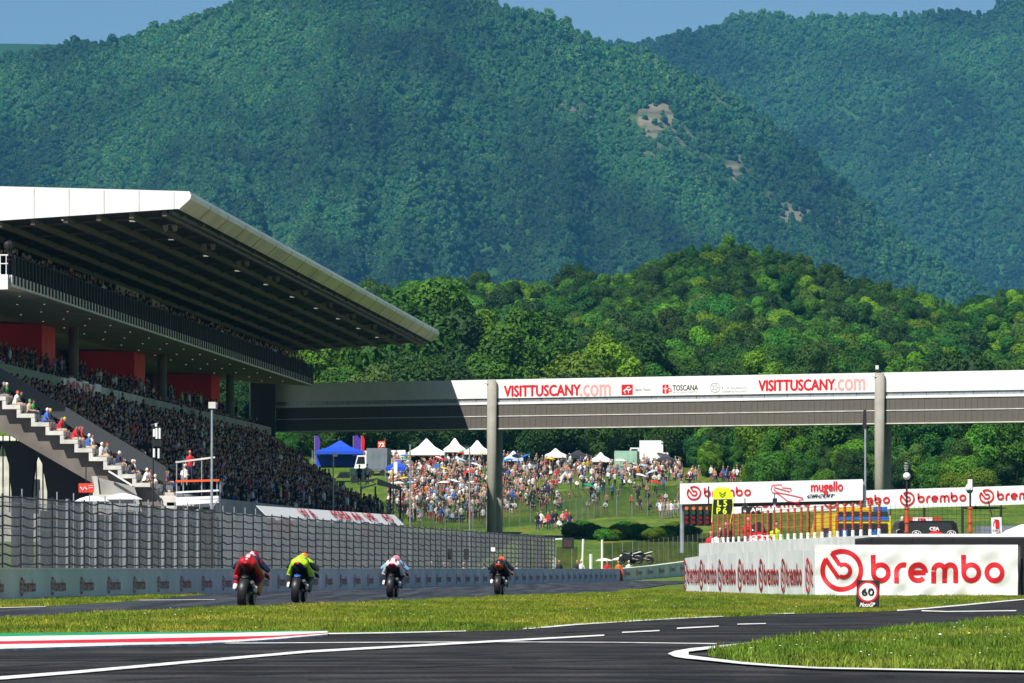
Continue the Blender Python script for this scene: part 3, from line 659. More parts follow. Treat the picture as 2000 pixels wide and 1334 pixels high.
med = [(-14, 56.5), (-10.9, 60), (-8.25, 81.6), (-7.35, 93), (-6.15, 102.6), (-3.45, 121), (.15, 153.5), (3.4, 174), (5.4, 215), (8.2, 270), (14, 340), (22, 340), (12, 180), (9, 151), (20, 151), (20, 140)] + [tuple(G(*p)[:2]) for p in top[::-1][1:-1]]
def turf(name, poly, n, bx, kinds, label, smin=.7, smax=1.35, dens=None, protos=gp, z=.0):
    x = r.uniform(bx[0], bx[1], n); y = r.uniform(bx[2], bx[3], n)
    ok = inside(x, y, poly)
    if dens is not None: ok &= r.uniform(0, 1, n) < dens(x, y)
    x, y = x[ok], y[ok]; n = len(x)
    return scatter(name, np.stack([x, y, np.full(n, z)], 1), r.uniform(smin, smax, n)*(1+.18*np.sin(x*1.3+y*.4)), r.uniform(0, 6.28, n), r.choice(kinds, n), protos, label, 'grass')
turf('grass', med, 120000, (-12, 22, 57, 200), [0, 0, 1], 'sunlit yellow green grass strip between the track and the pit lane', dens=lambda x, y: np.where(y < 130, 1, .55))
turf('grass', [(p[0], p[1]) for p in ISL], 80000, (1.5, 10, 39, 92), [2, 2, 2, 2, 2, 3], 'longer grass covering the island at the lower right', .6, 1.15, z=.01)
turf('flowers', [(p[0], p[1]) for p in ISL], 320, (1.8, 10, 39, 92), [0, 0, 1], 'white and yellow flowers dotted over the grass island', .22, .5, protos=fl, z=.05)
turf('flowers', med, 700, (-12, 14, 57, 165), [0, 1, 1], 'small flowers dotted over the long grass strip', .3, .6, protos=fl, z=.02)
lst = [(-16, 60), (-14.6, 60), (-10.6, 105), (-9.9, 115), (-9.55, 130), (-9.75, 150), (-9.9, 164), (-10.2, 163), (-14.0, 121), (-17, 90)]
turf('grass', lst, 9000, (-17, -9, 62, 166), [0, 1], 'narrow grass verge below the trackside wall at the left')
# ------------------------------------------------------------------ trackside wall with its row of emblems
def logo_mesh(name, m, th=0, n=8):
    mb = MB(); round_logo(mb, lambda a, b: (a, -.0, b), 0, n); return mb.mesh(name, m)
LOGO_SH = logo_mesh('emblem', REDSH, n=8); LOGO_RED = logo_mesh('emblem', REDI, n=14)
def logo_at(parent, me, p, ex, h, w, up=(0,0,1), nrm=None):     # p lower left corner, ring height h, whole width w
    ex, up = Vector(ex).normalized(), Vector(up).normalized(); n = nrm or up.cross(ex)
    m = Matrix(((ex.x*w/LOGO_W, n.x, up.x*h, p[0]), (ex.y*w/LOGO_W, n.y, up.y*h, p[1]), (ex.z*w/LOGO_W, n.z, up.z*h, p[2]), (0,0,0,1)))
    o = link(bpy.data.objects.new('emblem', me), parent); q = m.copy(); q.translation = q.translation - ORG[parent.name]
    o.matrix_parent_inverse = Matrix(); o.matrix_basis = q; return o
wall = thing('trackside_wall', (WL(133), 133, 0), 'long pale concrete wall along the straight with a row of dark red emblems', 'wall')
wd = Vector((.0906, 1, 0)).normalized(); wn = Vector((1, -.0906, 0)).normalized()
mb = MB(); Ys = np.linspace(110, 359, 60)
mb.loft([[(WL(y), y, -.1), (WL(y), y, .8), (WL(y)-.35, y, .8), (WL(y)-.35, y, -.1)] for y in Ys]); mb.build('wall_body', CONCW, wall)
mb = MB(); mb.loft([[(WL(y)+.03, y, .80), (WL(y)+.03, y, .835), (WL(y)-.38, y, .835), (WL(y)-.38, y, .80)] for y in Ys]); mb.build('coping', WHITE, wall)
for n in range(-3, 50):
    y = 133.3*(n + 29.8)/29.8
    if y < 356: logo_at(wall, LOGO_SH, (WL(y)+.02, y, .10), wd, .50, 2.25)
W2 = [Vector((7.63, 359, 0)), Vector((10.2, 371, .12)), Vector((13.4, 386, .38)), Vector((17.5, 402, .75))]
wall2 = thing('trackside_wall', W2[0], 'short rising stretch of pale wall curving right beyond the straight', 'wall')
mb = MB(); mb.loft([[(p.x, p.y, p.z-.3), (p.x, p.y, p.z+.8+.1*i), (p.x-.35, p.y+.05, p.z+.8+.1*i), (p.x-.35, p.y+.05, p.z-.3)] for i, p in enumerate(W2)]); mb.build('wall_body', CONCW, wall2)
mb = MB(); mb.loft([[(p.x+.03, p.y, p.z+.8+.1*i), (p.x+.03, p.y, p.z+.85+.1*i), (p.x-.4, p.y+.05, p.z+.85+.1*i), (p.x-.4, p.y+.05, p.z+.8+.1*i)] for i, p in enumerate(W2)]); mb.build('coping', WHITE, wall2)
for k in range(6):
    q = 1.2 + 4.47*k; a = min(2, int(q/ (14 if q > 12.3 else 12.3))); 
    p = W2[0].lerp(W2[1], q/12.27) if q < 12.27 else W2[1].lerp(W2[2], (q-12.27)/15.4) 
    d = (W2[1]-W2[0]) if q < 12.27 else (W2[2]-W2[1]); d.normalize()
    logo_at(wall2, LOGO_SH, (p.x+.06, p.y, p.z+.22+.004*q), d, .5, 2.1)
# a rust coloured end post where the two walls meet
tag(MB().box((7.2, 358.2, -.1), (7.75, 359.3, .92)).build('end_post', ORAN), 'rust coloured end post where the trackside wall bends', 'post')

# ------------------------------------------------------------------ catch fence: posts, sagging cables, wire net
XF = lambda Y: -27.5 + .0906*Y
fence = thing('catch_fence', (XF(135), 135, 0), 'tall wire catch fence with black cables behind the trackside wall', 'fence')
pm = MB().box((-.024, -.024, 0), (.024, .024, 2.95)).mesh('post', CABLE)
pl_ = MB().box((-.035, -.035, 0), (.035, .035, 2.95)).mesh('post', mat('weathered_steel', (.30,.33,.36), .6))
PY = []
y = 134.
while y < 336: PY.append(y); y += 2.62 + .22*math.sin(y*1.7)
for i, y in enumerate(PY):
    put('post', pm, fence, (XF(y), y, 0))
    if 153 < y < 182: put('post', pl_, fence, (XF(y+1.3)-.3, y+1.3, 0))
for k in range(10):
    z = .42 + k*.272; pts = []; rr = random.Random(k)
    for i in range(len(PY)-1):
        s = rr.uniform(.015, .085)
        for f_ in (0, .33, .66):
            yy = PY[i] + (PY[i+1]-PY[i])*f_; pts.append((XF(yy)+.06, yy, z - s*4*f_*(1-f_) + rr.uniform(-.008, .008)))
    MB().tube(pts, .028, 4).build('cable', CABLE, fence)
NETG1 = netting('wire_net_left', (.34,.35,.36), .44)
for y0_, y1_, m_ in ((134, 185.5, NETG1), (185.6, 335.5, NETG)):
    mb = MB(); mb.loft([[(XF(q)-.07, q, 2.9), (XF(q)-.07, q, .05)] for q in np.linspace(y0_, y1_, 40)], closed=False, caps=False); mb.build('wire_net', m_, fence)
fb = MB().box((-.28,-.25,0), (.28,.25,2.98)).mesh('anchor_post', DARK)
for y in (186, 317.0, 327.5): put('anchor_post', fb, fence, (XF(y)-.45, y, 0))
# second, thinner fence nearer the stand at the far left
XG = lambda Y: -33.0 + .0906*Y
f2 = thing('mesh_fence', (XG(150), 150, 0), 'thin grey mesh fence with tall posts in front of the stand at the far left', 'fence')
pg = MB().cyl((0,0,0), (0,0,3.6), .025, n=6).mesh('post', STEEL)
y = 168.
while y < 238: put('post', pg, f2, (XG(y)-.2, y, 0)); y += 3.4
for z in (3.1, 2.2): MB().tube([(XG(q)-.2, q, z) for q in np.linspace(168, 238, 22)], .02, 4).build('wire', STEEL, f2)
mb = MB(); mb.loft([[(XG(q)-.22, q, 3.1), (XG(q)-.22, q, .05)] for q in np.linspace(168, 238, 22)], closed=False, caps=False); mb.build('wire_net', netting('grey_net', (.25,.25,.25), .3), f2)
# paved concourse between fence and stand, widened left and greyed to cut green bounce light
sheet('concourse', [(XF(128)-.3, 128), (XF(337)-.3, 337), (XF(337)-6, 345), (-9, 440), (-16, 440), (-60, 378), (-150, 378), (-150, 128)], .02, mat('pale_gravel', (.17,.17,.17), .9, var=.2, vs=.5))

# ------------------------------------------------------------------ grandstand
def S(Y, u, z): return Vector((-18.9 + .069*(Y-300) - u, Y, z))
Y0, Y1 = 300., 475.
stand = thing('grandstand', S(300, 6, 0), 'large grandstand with white cantilever roof, packed tiers and red back panels', 'grandstand')
def strip(prof, ya, yb, n=8, skew=0):
    return [[S(y, u, z) for u, z in prof] for y in np.linspace(ya, yb, n)]
zb = lambda u: 21.9 - .0659*(u - .6)
zt = lambda u: 22.95 + .03*u - .0003*u*u
prof = [(0, 22.95), (-.10, 22.72), (-.04, 22.5), (.62, 21.9), (.66, 21.93), (34, zb(34)+.03), (34, zt(34)), (24, zt(24)), (11, zt(11)), (3, zt(3))]
mb = MB(); mb.loft(strip(prof, Y0, Y1)); mb.m = [1 if len(f_) == 4 and i % 10 == 2 else 0 for i, f_ in enumerate(mb.f)]
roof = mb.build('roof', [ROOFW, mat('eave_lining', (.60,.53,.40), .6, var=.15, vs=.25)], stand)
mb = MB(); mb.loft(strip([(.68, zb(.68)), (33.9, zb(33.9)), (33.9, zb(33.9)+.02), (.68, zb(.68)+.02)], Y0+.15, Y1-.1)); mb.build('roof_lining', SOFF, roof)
for i in range(12):
    u = 1.5 + 1.93*i; z = zb(u)
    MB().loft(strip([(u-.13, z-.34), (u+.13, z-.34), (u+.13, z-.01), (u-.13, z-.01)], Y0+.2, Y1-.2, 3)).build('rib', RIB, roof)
for y in np.arange(Y0+4, Y1, 8.75):
    mb = MB(); d = .12
    mb.add([S(y-d, .75, zb(.75)-.14), S(y+d, .75, zb(.75)-.14), S(y+d, 26, zb(26)-.14), S(y-d, 26, zb(26)-.14), S(y-d, .75, zb(.75)-.02), S(y+d, .75, zb(.75)-.02), S(y+d, 26, zb(26)-.02), S(y-d, 26, zb(26)-.02)],
           [(0,3,2,1),(4,5,6,7),(0,1,5,4),(1,2,6,5),(2,3,7,6),(3,0,4,7)]); mb.build('cross_beam', RIB, roof)
mb = MB(); mb.loft(strip([(1.05, zb(1)-.2), (1.25, zb(1)-.2), (1.25, zb(1)-.02), (1.05, zb(1)-.02)], Y0+.3, Y1-.3, 3)); mb.build('cable_tray', RIB, roof)
# floodlights and lamps under the roof
mb = MB(); 
for sx in (-.45, .45): mb.prism([(sx-.28, -.25, -.35), (sx+.28, -.25, -.30), (sx+.22, -.2, -.85), (sx-.10, -.2, -.95)], (0, .45, 0)); 
mb.box((-.6,-.05,-.3), (.6,.05,-.22)); fm = mb.mesh('floodlight', mat('floodlight_housing', (.22,.2,.16), .5))
for y in np.arange(308.5, 470, 18): put('floodlight', fm, roof, S(y, 2.3, zb(2.3)-.05), scale=(.62, .62, .62))
lm = MB().box((-.22,-.5,-.06), (.13,.2,0)).mesh('ceiling_lamp', LAMPE); lm2 = MB().ball((0,0,0), .06, n=6, k=4).mesh('ceiling_lamp', LAMPE)
for u, y0_, dy, me in ((4.0, 305, 17, lm), (7.4, 301, 17, lm), (11.4, 301.5, 4.55, lm2)):
    for y in np.arange(y0_, 472, dy): put('ceiling_lamp', me, roof, S(y, u, zb(u)-.1))
# upper tier
UE = 464.
up = MB(); up.loft(strip([(10.5, 17.4), (10.5, 18.05), (10.75, 18.05), (26, 18.05), (26, 17.9), (20, 17.98)], 300, UE)); ut = up.build('upper_tier', mat('soffit_paint', (.42,.40,.36), .7, var=.15, vs=.3), stand)
MB().loft(strip([(10.42, 17.42), (10.42, 18.06), (10.49, 18.06), (10.49, 17.42)], 300.1, UE+.1)).build('fascia_band', mat('fascia_paint', (.78,.76,.70), .7, var=.1, vs=.6), ut)
MB().loft(strip([(10.46, 17.98), (10.46, 19.25)], 300.2, UE), closed=False, caps=False) if False else None
mb = MB(); mb.loft([[S(q, 10.47, 18.07), S(q, 10.47, 19.2)] for q in np.linspace(300.2, UE, 20)], closed=False, caps=False); mb.build('rail_net', NETD, ut)
MB().loft(strip([(10.44, 19.2), (10.44, 19.27), (10.52, 19.27), (10.52, 19.2)], 300.1, UE)).build('handrail', DARK, ut)
rp = MB().box((-.02,-.16,0), (.05,.16,1.72)).mesh('rail_post', DARK)
y = 300.8
while y < UE: put('rail_post', rp, ut, S(y, 10.38, 17.52)); y += 1.29
for i in range(4):
    u = 12.2 + 1.0*i; MB().loft(strip([(u, 18.06), (u, 18.06+.42*(i+1)), (u+1.02, 18.06+.42*(i+1)), (u+1.02, 18.06)], 301, UE-1, 3)).build('step', CONC, ut)
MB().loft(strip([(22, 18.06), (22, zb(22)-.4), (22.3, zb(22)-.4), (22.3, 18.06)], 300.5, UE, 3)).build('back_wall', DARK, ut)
MB().prism([S(299.9, 10.6, 17.2), S(299.9, 10.6, 18.06), S(299.9, 26, 18.06), S(299.9, 26, 16.6)], (0, -.3, 0)).build('end_slab', WHITE, ut)
er = MB()
for k in range(8): er.cyl(S(299.8, 10.7+k*.35, 18.06), S(299.8, 10.7+k*.35, 19.2), .03, n=6)
er.cyl(S(299.8, 10.6, 19.2), S(299.8, 14, 19.2), .04, n=6); er.cyl(S(299.8, 10.6, 18.7), S(299.8, 14, 18.7), .03, n=6); er.build('end_railing', WHITE, ut)
for (xa, xb, ya, yb, Yb) in ((227, 271, 555, 577, 352), (297, 328, 583, 613, 372)):
    MB().prism([P(xa, ya, Yb), P(xb, ya+18, Yb+6), P(xb, yb+14, Yb+6), P(xa, yb, Yb)], (-.1, .3, 0)).build('pale_board', CONC, ut)
tag(MB().ball(P(17, 478, 301), .32, (1, 1, 1.2), 8, 6).cyl(P(17, 478, 301), P(17, 500, 301), .08, n=6).build('floodlight', DARK), 'round black spotlight on a short post at the near corner of the upper tier', 'spotlight')
lm3 = MB().ball((0,0,0), .07, (1,1,.3), 6, 4).mesh('downlight', LAMPE)
for u, dy, y0_ in ((12, 9.4, 303), (14.2, 9.4, 306), (16.6, 9.2, 304)):
    for y in np.arange(y0_, UE-2, dy): put('downlight', lm3, ut, S(y, u, 17.40 + (u-10.5)*.061 - .03))
# red cores and columns on the middle level
for i, yy in enumerate((355, 400, 447.)):
    MB().prism([S(yy, 17.5, 12.6), S(yy, 17.5, 17.8), S(yy, 22.3, 17.9), S(yy, 22.3, 12.6)], (.4, 6, 0)).build('red_panel', REDP, stand)
for yy in (318, 357, 402, 445): MB().cyl(S(yy, 15.6, 12), S(yy, 15.6, 17.68), .36, n=12).build('column', CONCB, stand)
# middle tier
MB().loft(strip([(23.4, 11.5), (23.4, 18.0), (23.7, 18.0), (23.7, 11.5)], 300.4, 463, 3)).build('concourse_back_wall', CONCB, stand)
for i in range(6):
    u = 13.4 + .95*i; z = 12.5 + .46*i
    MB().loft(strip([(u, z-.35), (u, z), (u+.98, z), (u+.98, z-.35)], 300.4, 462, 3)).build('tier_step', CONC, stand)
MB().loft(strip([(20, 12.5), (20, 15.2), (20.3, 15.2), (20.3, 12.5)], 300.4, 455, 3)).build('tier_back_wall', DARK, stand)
pp = [('parapet_panel', mat('green_screen', (.06,.14,.035), .5, var=.3, vs=1.5), 302, 336), ('parapet_board', WHITE, 336.2, 353), ('parapet_panel', CONCL, 353.2, 372), ('parapet_panel', CONC, 372.2, 455)]
for nm, m_, a, b in pp:
    MB().loft(strip([(13.2, 12.55), (13.2, 13.42), (13.38, 13.42), (13.38, 12.55)], a, b, 4)).build(nm, m_, stand)
for k in range(6):
    a = 336.5 + k*2.8; MB().loft(strip([(13.1, 12.35), (13.1, 13.40 + .12*(k % 2)), (13.17, 13.40 + .12*(k % 2)), (13.17, 12.35)], a, a+2.6, 2)).build('parapet_board', WHITE, stand)
mb = MB(); q = Vector((.069, 1, 0)).normalized(); lettering(mb, 'MNIV', S(338, 13.06, 12.55), q, (0,0,1), 12, .75, bold=.06); mb.build('lettering', REDI, stand)
for a in np.arange(353.5, 371, 2.9): MB().loft(strip([(13.15, 12.6), (13.15, 13.38), (13.19, 13.38), (13.19, 12.6)], a, a+2.75, 2)).build('parapet_board', CONCL, stand)
# lower tier, one long concrete step after another
US, ZS, DU, DZ = 2.31, 5.87, .846, .507
LE = 436.
for i in range(-2, 13):
    u, z = US + DU*i, ZS + DZ*i
    st = MB().loft(strip([(u, z-.24), (u, z), (u+DU-.02, z), (u+DU-.02, z+DZ-.26), (u+DU+.2, z+DZ-.26), (u+DU+.2, z-.24)], 300 + (0 if i >= 0 else 4), LE + (i*1.2), 3)).build('seat_step', CONCL, stand)
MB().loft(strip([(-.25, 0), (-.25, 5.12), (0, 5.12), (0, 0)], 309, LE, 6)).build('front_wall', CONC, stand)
MB().loft(strip([(0, 4.55), (0, 4.75), (1.6, 4.75), (1.6, 4.55)], 302, LE, 4)).build('walkway', CONCL, stand)
flag = [(430, 453, GRNI), (454, 505, WHITE), (506, 556, REDP), (557, 602, WHITE), (603, 646, GRNI), (647, 690, WHITE), (691, 722, REDP)]
for xa, xb, m_ in flag:
    ya, yb = 39.85/(1690-xa)*F, 39.85/(1690-xb)*F
    MB().loft(strip([(-.27, 3.15), (-.27, 4.3), (-.31, 4.3), (-.31, 3.15)], ya, yb, 3)).build('painted_panel', m_, stand)
# side barrier, stringer beam and supports of the near end
MB().prism([S(304.5, 2.0, 5.9), S(304.5, 13.2, 12.6), S(304.5, 13.2, 13.6), S(304.5, 2.0, 6.9)], (0, .1, 0)).build('side_barrier', mat('smoked_panel', (.05,.055,.06), .4), stand)
MB().prism([S(300.6, 1.7, 4.5), S(300.6, 2.6, 5.75), S(300.6, 14, 12.55), S(300.6, 14, 10.6), S(300.6, 3.6, 4.6)], (.1, 1.3, 0)).build('stringer_beam', CONCB, stand)
MB().prism([P(178, 930, 300), P(262, 950, 300), P(278, 1000, 300), P(196, 1000, 300)], (0, 2.2, 0)).build('support', CONC, stand)
MB().prism([P(181, 930, 299.8), P(190, 930, 299.8), P(194, 966, 299.8), P(258, 966, 299.8), P(262, 974, 299.8), P(188, 974, 299.8)], (0, .15, 0)).build('support_edge', CONCL, stand)
for xa, xb, yy in ((22, 62, 312), (92, 172, 309), (-70, -20, 312), (230, 290, 320)):
    mb = MB(); c = P((xa+xb)/2, 1000, yy); w = (xb-xa)/2/F*yy
    mb.loft([[(c.x-w*k, yy, z), (c.x+w*k, yy, z), (c.x+w*k, yy+1.2, z), (c.x-w*k, yy+1.2, z)] for z, k in ((0, 1), (5.5, 1), (7.2, 1.25), (8.6, 1.9))]); mb.build('undercroft_column', DARK, stand)
MB().loft(strip([(13.5, 0), (13.5, 4.6), (13.7, 4.6), (13.7, 0)], 330, 450, 3)).build('undercroft_wall', CONCB, stand)
for k in range(7): MB().cyl(P(6+k*13, 1000, 330), P(6+k*13, 850, 330), .05, n=5).build('undercroft_rail', DARK, stand)
MB().beam(P(212, 920, 299.5), P(258, 948, 299.5), .08, .1).build('white_edge', WHITE, stand)

# ------------------------------------------------------------------ footbridge
bd = Vector((.898, -.44, 0)).normalized(); bn = Vector((-.44, -.898, 0)).normalized(); B0 = Vector((-2.385, 477, 0))
BK = .975
def B(t, n, z): q = (B0 + bd*t + bn*n)*BK; return Vector((q.x, q.y, CH + (z - CH)*BK))
def bt(x): a = (x-1000)/F; return (a*477 + 2.385)/(.898 + .44*a)
T0, T1 = bt(538), bt(2500)
bridge = thing('footbridge', B(0, 0, 4.4), 'long covered footbridge with white banner fascia and brown cladding on round columns', 'bridge')
def bslab(name, t0, t1, n0, n1, z0, z1, m, par=bridge):
    mb = MB(); mb.add([B(t, n, z) for z in (z0, z1) for t, n in ((t0,n0),(t1,n0),(t1,n1),(t0,n1))], [(0,3,2,1),(4,5,6,7),(0,1,5,4),(1,2,6,5),(2,3,7,6),(3,0,4,7)]); return mb.build(name, m, par)
bslab('deck_box', T0, T1, -5, -.12, 13.9, 16.2, CLAD); bslab('parapet_core', T0, T1, -5, -.3, 16.2, 18.35, TARPG)
fas = bslab('fascia', T0, T1, -.28, 0, 16.72, 18.46, WHITE)
bslab('recess_trim', T0, T1, -.29, -.14, 16.36, 16.72, STEEL)
bslab('ledge', T0, T1, -.4, .05, 16.14, 16.36, WHITE)
bslab('trim', T0, T1, -.1, .03, 15.01, 15.09, CONCL); bslab('trim', T0, T1, -.3, .03, 13.84, 13.93, CONCL)
pa = MB().box((-.265, -.03, 0), (.265, .06, 1.02)).mesh('cladding_panel', CLAD); ang = math.atan2(bd.y, bd.x)
t = T0 + .3
while t < T1:
    for z, h in ((13.94, 1.04), (15.1, 1.0)):
        put('cladding_panel', pa, bridge, B(t, -.06 + RN.uniform(-.008, .008), z), (0, 0, ang), (1, 1, h))
    t += .56
jm = MB().box((-.012,-.02,0), (.012,.02,.34)).mesh('joint', DARK)
t = T0 + 1
while t < T1: put('joint', jm, bridge, B(t, -.13, 16.37), (0,0,ang)); t += 2.25
cm = MB().cyl((0,0,-2), (0,0,18.05-4.4), .43, n=20).mesh('column', COLM, True)
for x in (960, 1718):
    for n in (.5, -5.5):
        tt = min(np.linspace(-30, 70, 2001), key=lambda t_: abs(1000 + F*B(t_, n, 0).x/B(t_, n, 0).y - (x if n > 0 else x + 13)))
        put('column', cm, bridge, B(tt, n, 4.4) - (Vector((0,0,0)) if n > 0 else Vector((0,0,4.3))))
    MB().cyl(B(bt(x), .5, 18.05), B(bt(x), .5, 18.12), .47, n=20).build('column_cap', CONCL, bridge)
mb = MB(); c = B(bt(1717), .5, 18.12); mb.cyl(c, c + Vector((0,0,.6)), .05, n=6, m=0); mb.box((c.x-.13, c.y-.13, c.z+.6), (c.x+.13, c.y+.13, c.z+.95), 1); mb.build('beacon', [DARK, WHITE], bridge)
for sgn in (-1, 1): pass
def bword(txt, xa, xb, ya, yb, m, bold=.0, shear=0, n=.012):
    ta, tb = bt(xa), bt(xb); Ya = B(ta, 0, 0).y; Yb = B(tb, 0, 0).y
    z0 = CH + (HOR - yb)/F*Ya; h = (yb-ya)/F*Ya; mb = MB()
    lettering(mb, txt, B(ta, n, z0), bd, (0,0,1), tb-ta, h, bold=bold, shear=shear); return mb.build('lettering', m, fas)
for o_, dy in ((0, 0), (497, -11)):
    bword('VISITTUSCANY', 985+o_, 1130+o_, 745+dy, 766+dy, REDI, .055); bword('.com', 1133+o_, 1191+o_, 743+dy, 765+dy, REDL, .04)
def bpatch(xa, xb, ya, yb, m, name='emblem', n=.01):
    ta, tb = bt(xa), bt(xb); Yb = B(ta, 0, 0).y
    return bslab(name, ta, tb, 0.001, n, CH + (HOR-yb)/F*Yb, CH + (HOR-ya)/F*Yb, m, fas)
bpatch(1214, 1236, 742, 763, REDI); 
def bT(xa, ya, n=.02):
    return lambda x, y: B(bt(xa+x), n, CH + (HOR - ya - y)/F*B(bt(xa+x), 0, 0).y)
mb = MB(); T = bT(1214, 742); ribbon(mb, [(4, 13), (9, 9), (15, 11), (19, 8)], 2.6, T); ribbon(mb, [(9, 9), (12, 5), (16, 5)], 2, T); ribbon(mb, [(6, 13), (7, 18)], 1.4, T); ribbon(mb, [(13, 11), (14, 17)], 1.4, T); mb.build('emblem', WHITEI, fas)
bword('Regione Toscana', 1240, 1270, 750, 756, INK)
bpatch(1294, 1306, 742, 760, REDI)
mb = MB(); T = bT(1294, 742); ribbon(mb, [(2, 8), (10, 8)], 2, T); ribbon(mb, [(6, 2), (6, 17)], 2, T); mb.build('emblem', WHITEI, fas)
mb = MB(); T = bT(1304, 742); ribbon(mb, arc(4, 11, 3.2, 0, 360, 10), 2, T); mb.build('emblem', REDI, fas)
bword('TOSCANA', 1314, 1362, 743.5, 754, INK, .012); bword('PROMOZIONE TURISTICA', 1315, 1361, 756, 759.5, GREYI)
mb = MB(); T = bT(1387, 737); ribbon(mb, arc(10, 11, 9.5, 0, 360, 20), .9, T); ribbon(mb, arc(10, 11, 4, 0, 360, 5), .8, T)
for a in range(0, 360, 72): c_, s_ = math.cos(math.radians(a)), math.sin(math.radians(a)); ribbon(mb, [(10+4*c_, 11+4*s_), (10+9.5*c_, 11+9.5*s_)], .8, T)
mb.build('emblem', GREYI, fas)
bword('fondazione', 1428, 1457, 746, 751, GREYI); bword('sistema toscana', 1411, 1457, 753, 758, GREYI)
mb = MB(); T = bT(1409, 746); ribbon(mb, [(1.2, 2.5), (3.2, 2.5)], 2, T); ribbon(mb, [(12, 2.5), (14, 2.5)], 2, T); mb.build('emblem', INK, fas)

# low service building beyond the undercroft
sv = thing('service_building', (-52, 470, 3.5), 'long pale service building glimpsed below the stand at the far left', 'building')
MB().box((-95, 466, 2), (-26, 474, 12.5)).build('wall', CONCL, sv); MB().box((-96, 465, 12.5), (-25, 475, 12.9)).build('roof', ROOFW, sv)
for k in range(14): MB().box((-93+k*4.8, 465.9, 6), (-91+k*4.8, 465.97, 9)).build('window', GLASS, sv)

for k in range(5): MB().prism([S(299.97, .9+2.05*k, zb(.9+2.05*k)+.03), S(299.97, .93+2.05*k, zb(.93+2.05*k)+.03), S(299.97, .93+2.05*k, zt(.93+2.05*k)-.03), S(299.97, .9+2.05*k, zt(.9+2.05*k)-.03)], (0, -.01, 0)).build('panel_joint', CONCL, roof)
for y in np.arange(309, 474, 8.75): MB().loft(strip([(-.115, 22.72), (-.055, 22.49), (.60, 21.885), (.61, 21.90), (-.045, 22.51), (-.105, 22.735)], y, y+.05, 2)).build('eave_joint', RIB, roof)

ca, cb = B(bt(500), 1.0, 0), B(bt(548), 1.0, 0)
MB().prism([(ca.x, ca.y, 0), (cb.x, cb.y, 0), (cb.x, cb.y, 18.3), (ca.x, ca.y, 18.3)], (-.5, 7, 0)).build('stair_core', mat('dark_render', (.035,.035,.038), .8), stand)
# ------------------------------------------------------------------ people
def figure(name, segs, mats, voxel=.03, dec=None, smooth_it=2):
    """tapered limbs fused into one continuous skin; faces take the material of the nearest limb"""
    mb = MB()
    for p0, p1, r0, r1, tg in segs:
        p0, p1 = Vector(p0), Vector(p1); d = p1 - p0; L = d.length
        d = d/L if L > 1e-5 else Vector((0,0,1)); a = d.orthogonal().normalized(); b = d.cross(a); R = []
        for k in range(1, 4): t = math.pi/2*k/4; R.append((p0 - d*r0*math.cos(t), r0*math.sin(t)))
        R.append((p0, r0)); R.append((p1, r1))
        for k in range(3, 0, -1): t = math.pi/2*k/4; R.append((p1 + d*r1*math.cos(t), r1*math.sin(t)))
        mb.loft([[c + (a*math.cos(t) + b*math.sin(t))*q for t in [2*math.pi*i/10 for i in range(10)]] for c, q in R])
    o = bpy.data.objects.new('figure', mb.mesh('figure', mats[0])); sc.collection.objects.link(o)
    m = o.modifiers.new('r', 'REMESH'); m.mode = 'VOXEL'; m.voxel_size = voxel
    m = o.modifiers.new('s', 'SMOOTH'); m.iterations = smooth_it; m.factor = .4
    if dec: m = o.modifiers.new('d', 'DECIMATE'); m.ratio = dec
    bpy.context.view_layer.update()
    me = bpy.data.meshes.new_from_object(o.evaluated_get(bpy.context.evaluated_depsgraph_get())); me.name = name
    bpy.data.objects.remove(o)
    me.materials.clear()
    for q in mats: me.materials.append(q)
    n = len(me.polygons); C = np.zeros(n*3); me.polygons.foreach_get('center', C); C = C.reshape(-1, 3)
    best = np.full(n, 1e9); idx = np.zeros(n, int)
    for p0, p1, r0, r1, tg in segs:
        p0, p1 = np.array(p0), np.array(p1); d = p1 - p0; L2 = max(d @ d, 1e-8)
        t = np.clip(((C - p0) @ d)/L2, 0, 1); q = np.linalg.norm(C - p0 - t[:, None]*d, axis=1)/(r0 + (r1-r0)*t)
        w = q < best; best[w] = q[w]; idx[w] = tg
    me.polygons.foreach_set('material_index', idx.astype(np.int32)); me.polygons.foreach_set('use_smooth', [True]*n); me.update(); return me
SKIN = mat('skin', (.46,.25,.17), .55); HAIR = mat('dark_hair', (.03,.02,.015), .6)
def cloth_random(name, cols):
    m = bpy.data.materials.new(name); m.use_nodes = True; t = m.node_tree; b = t.nodes['Principled BSDF']; b.inputs['Roughness'].default_value = .8
    oi = t.nodes.new('ShaderNodeObjectInfo'); r_ = t.nodes.new('ShaderNodeValToRGB'); r_.color_ramp.interpolation = 'CONSTANT'; el = r_.color_ramp.elements
    tot = sum(w for w, c in cols); acc = 0
    while len(el) < len(cols): el.new(.5)
    for e, (w, c) in zip(el, cols): e.position = acc/tot; e.color = (*c, 1); acc += w
    t.links.new(oi.outputs['Random'], r_.inputs[0]); t.links.new(r_.outputs[0], b.inputs['Base Color']); return m
CR_SHIRT = cloth_random('crowd_shirts_shaded', [(6,(.008,.008,.010)),(5,(.012,.014,.03)),(3,(.03,.015,.015)),(2.4,(.75,.75,.75)),(.9,(.25,.015,.015)),(.35,(.45,.75,.02)),(.8,(.03,.08,.3)),(.25,(.65,.5,.03)),(4,(.015,.015,.015)),(1.1,(.25,.35,.6)),(3,(.03,.025,.02)),(.25,(.6,.12,.02)),(.6,(.4,.38,.35))])  # palette darkened to deepen the shade over the stand crowd
CR_PANT = cloth_random('crowd_trousers', [(4,(.02,.02,.025)),(3,(.03,.05,.12)),(2,(.25,.2,.14)),(1,(.1,.1,.1))])
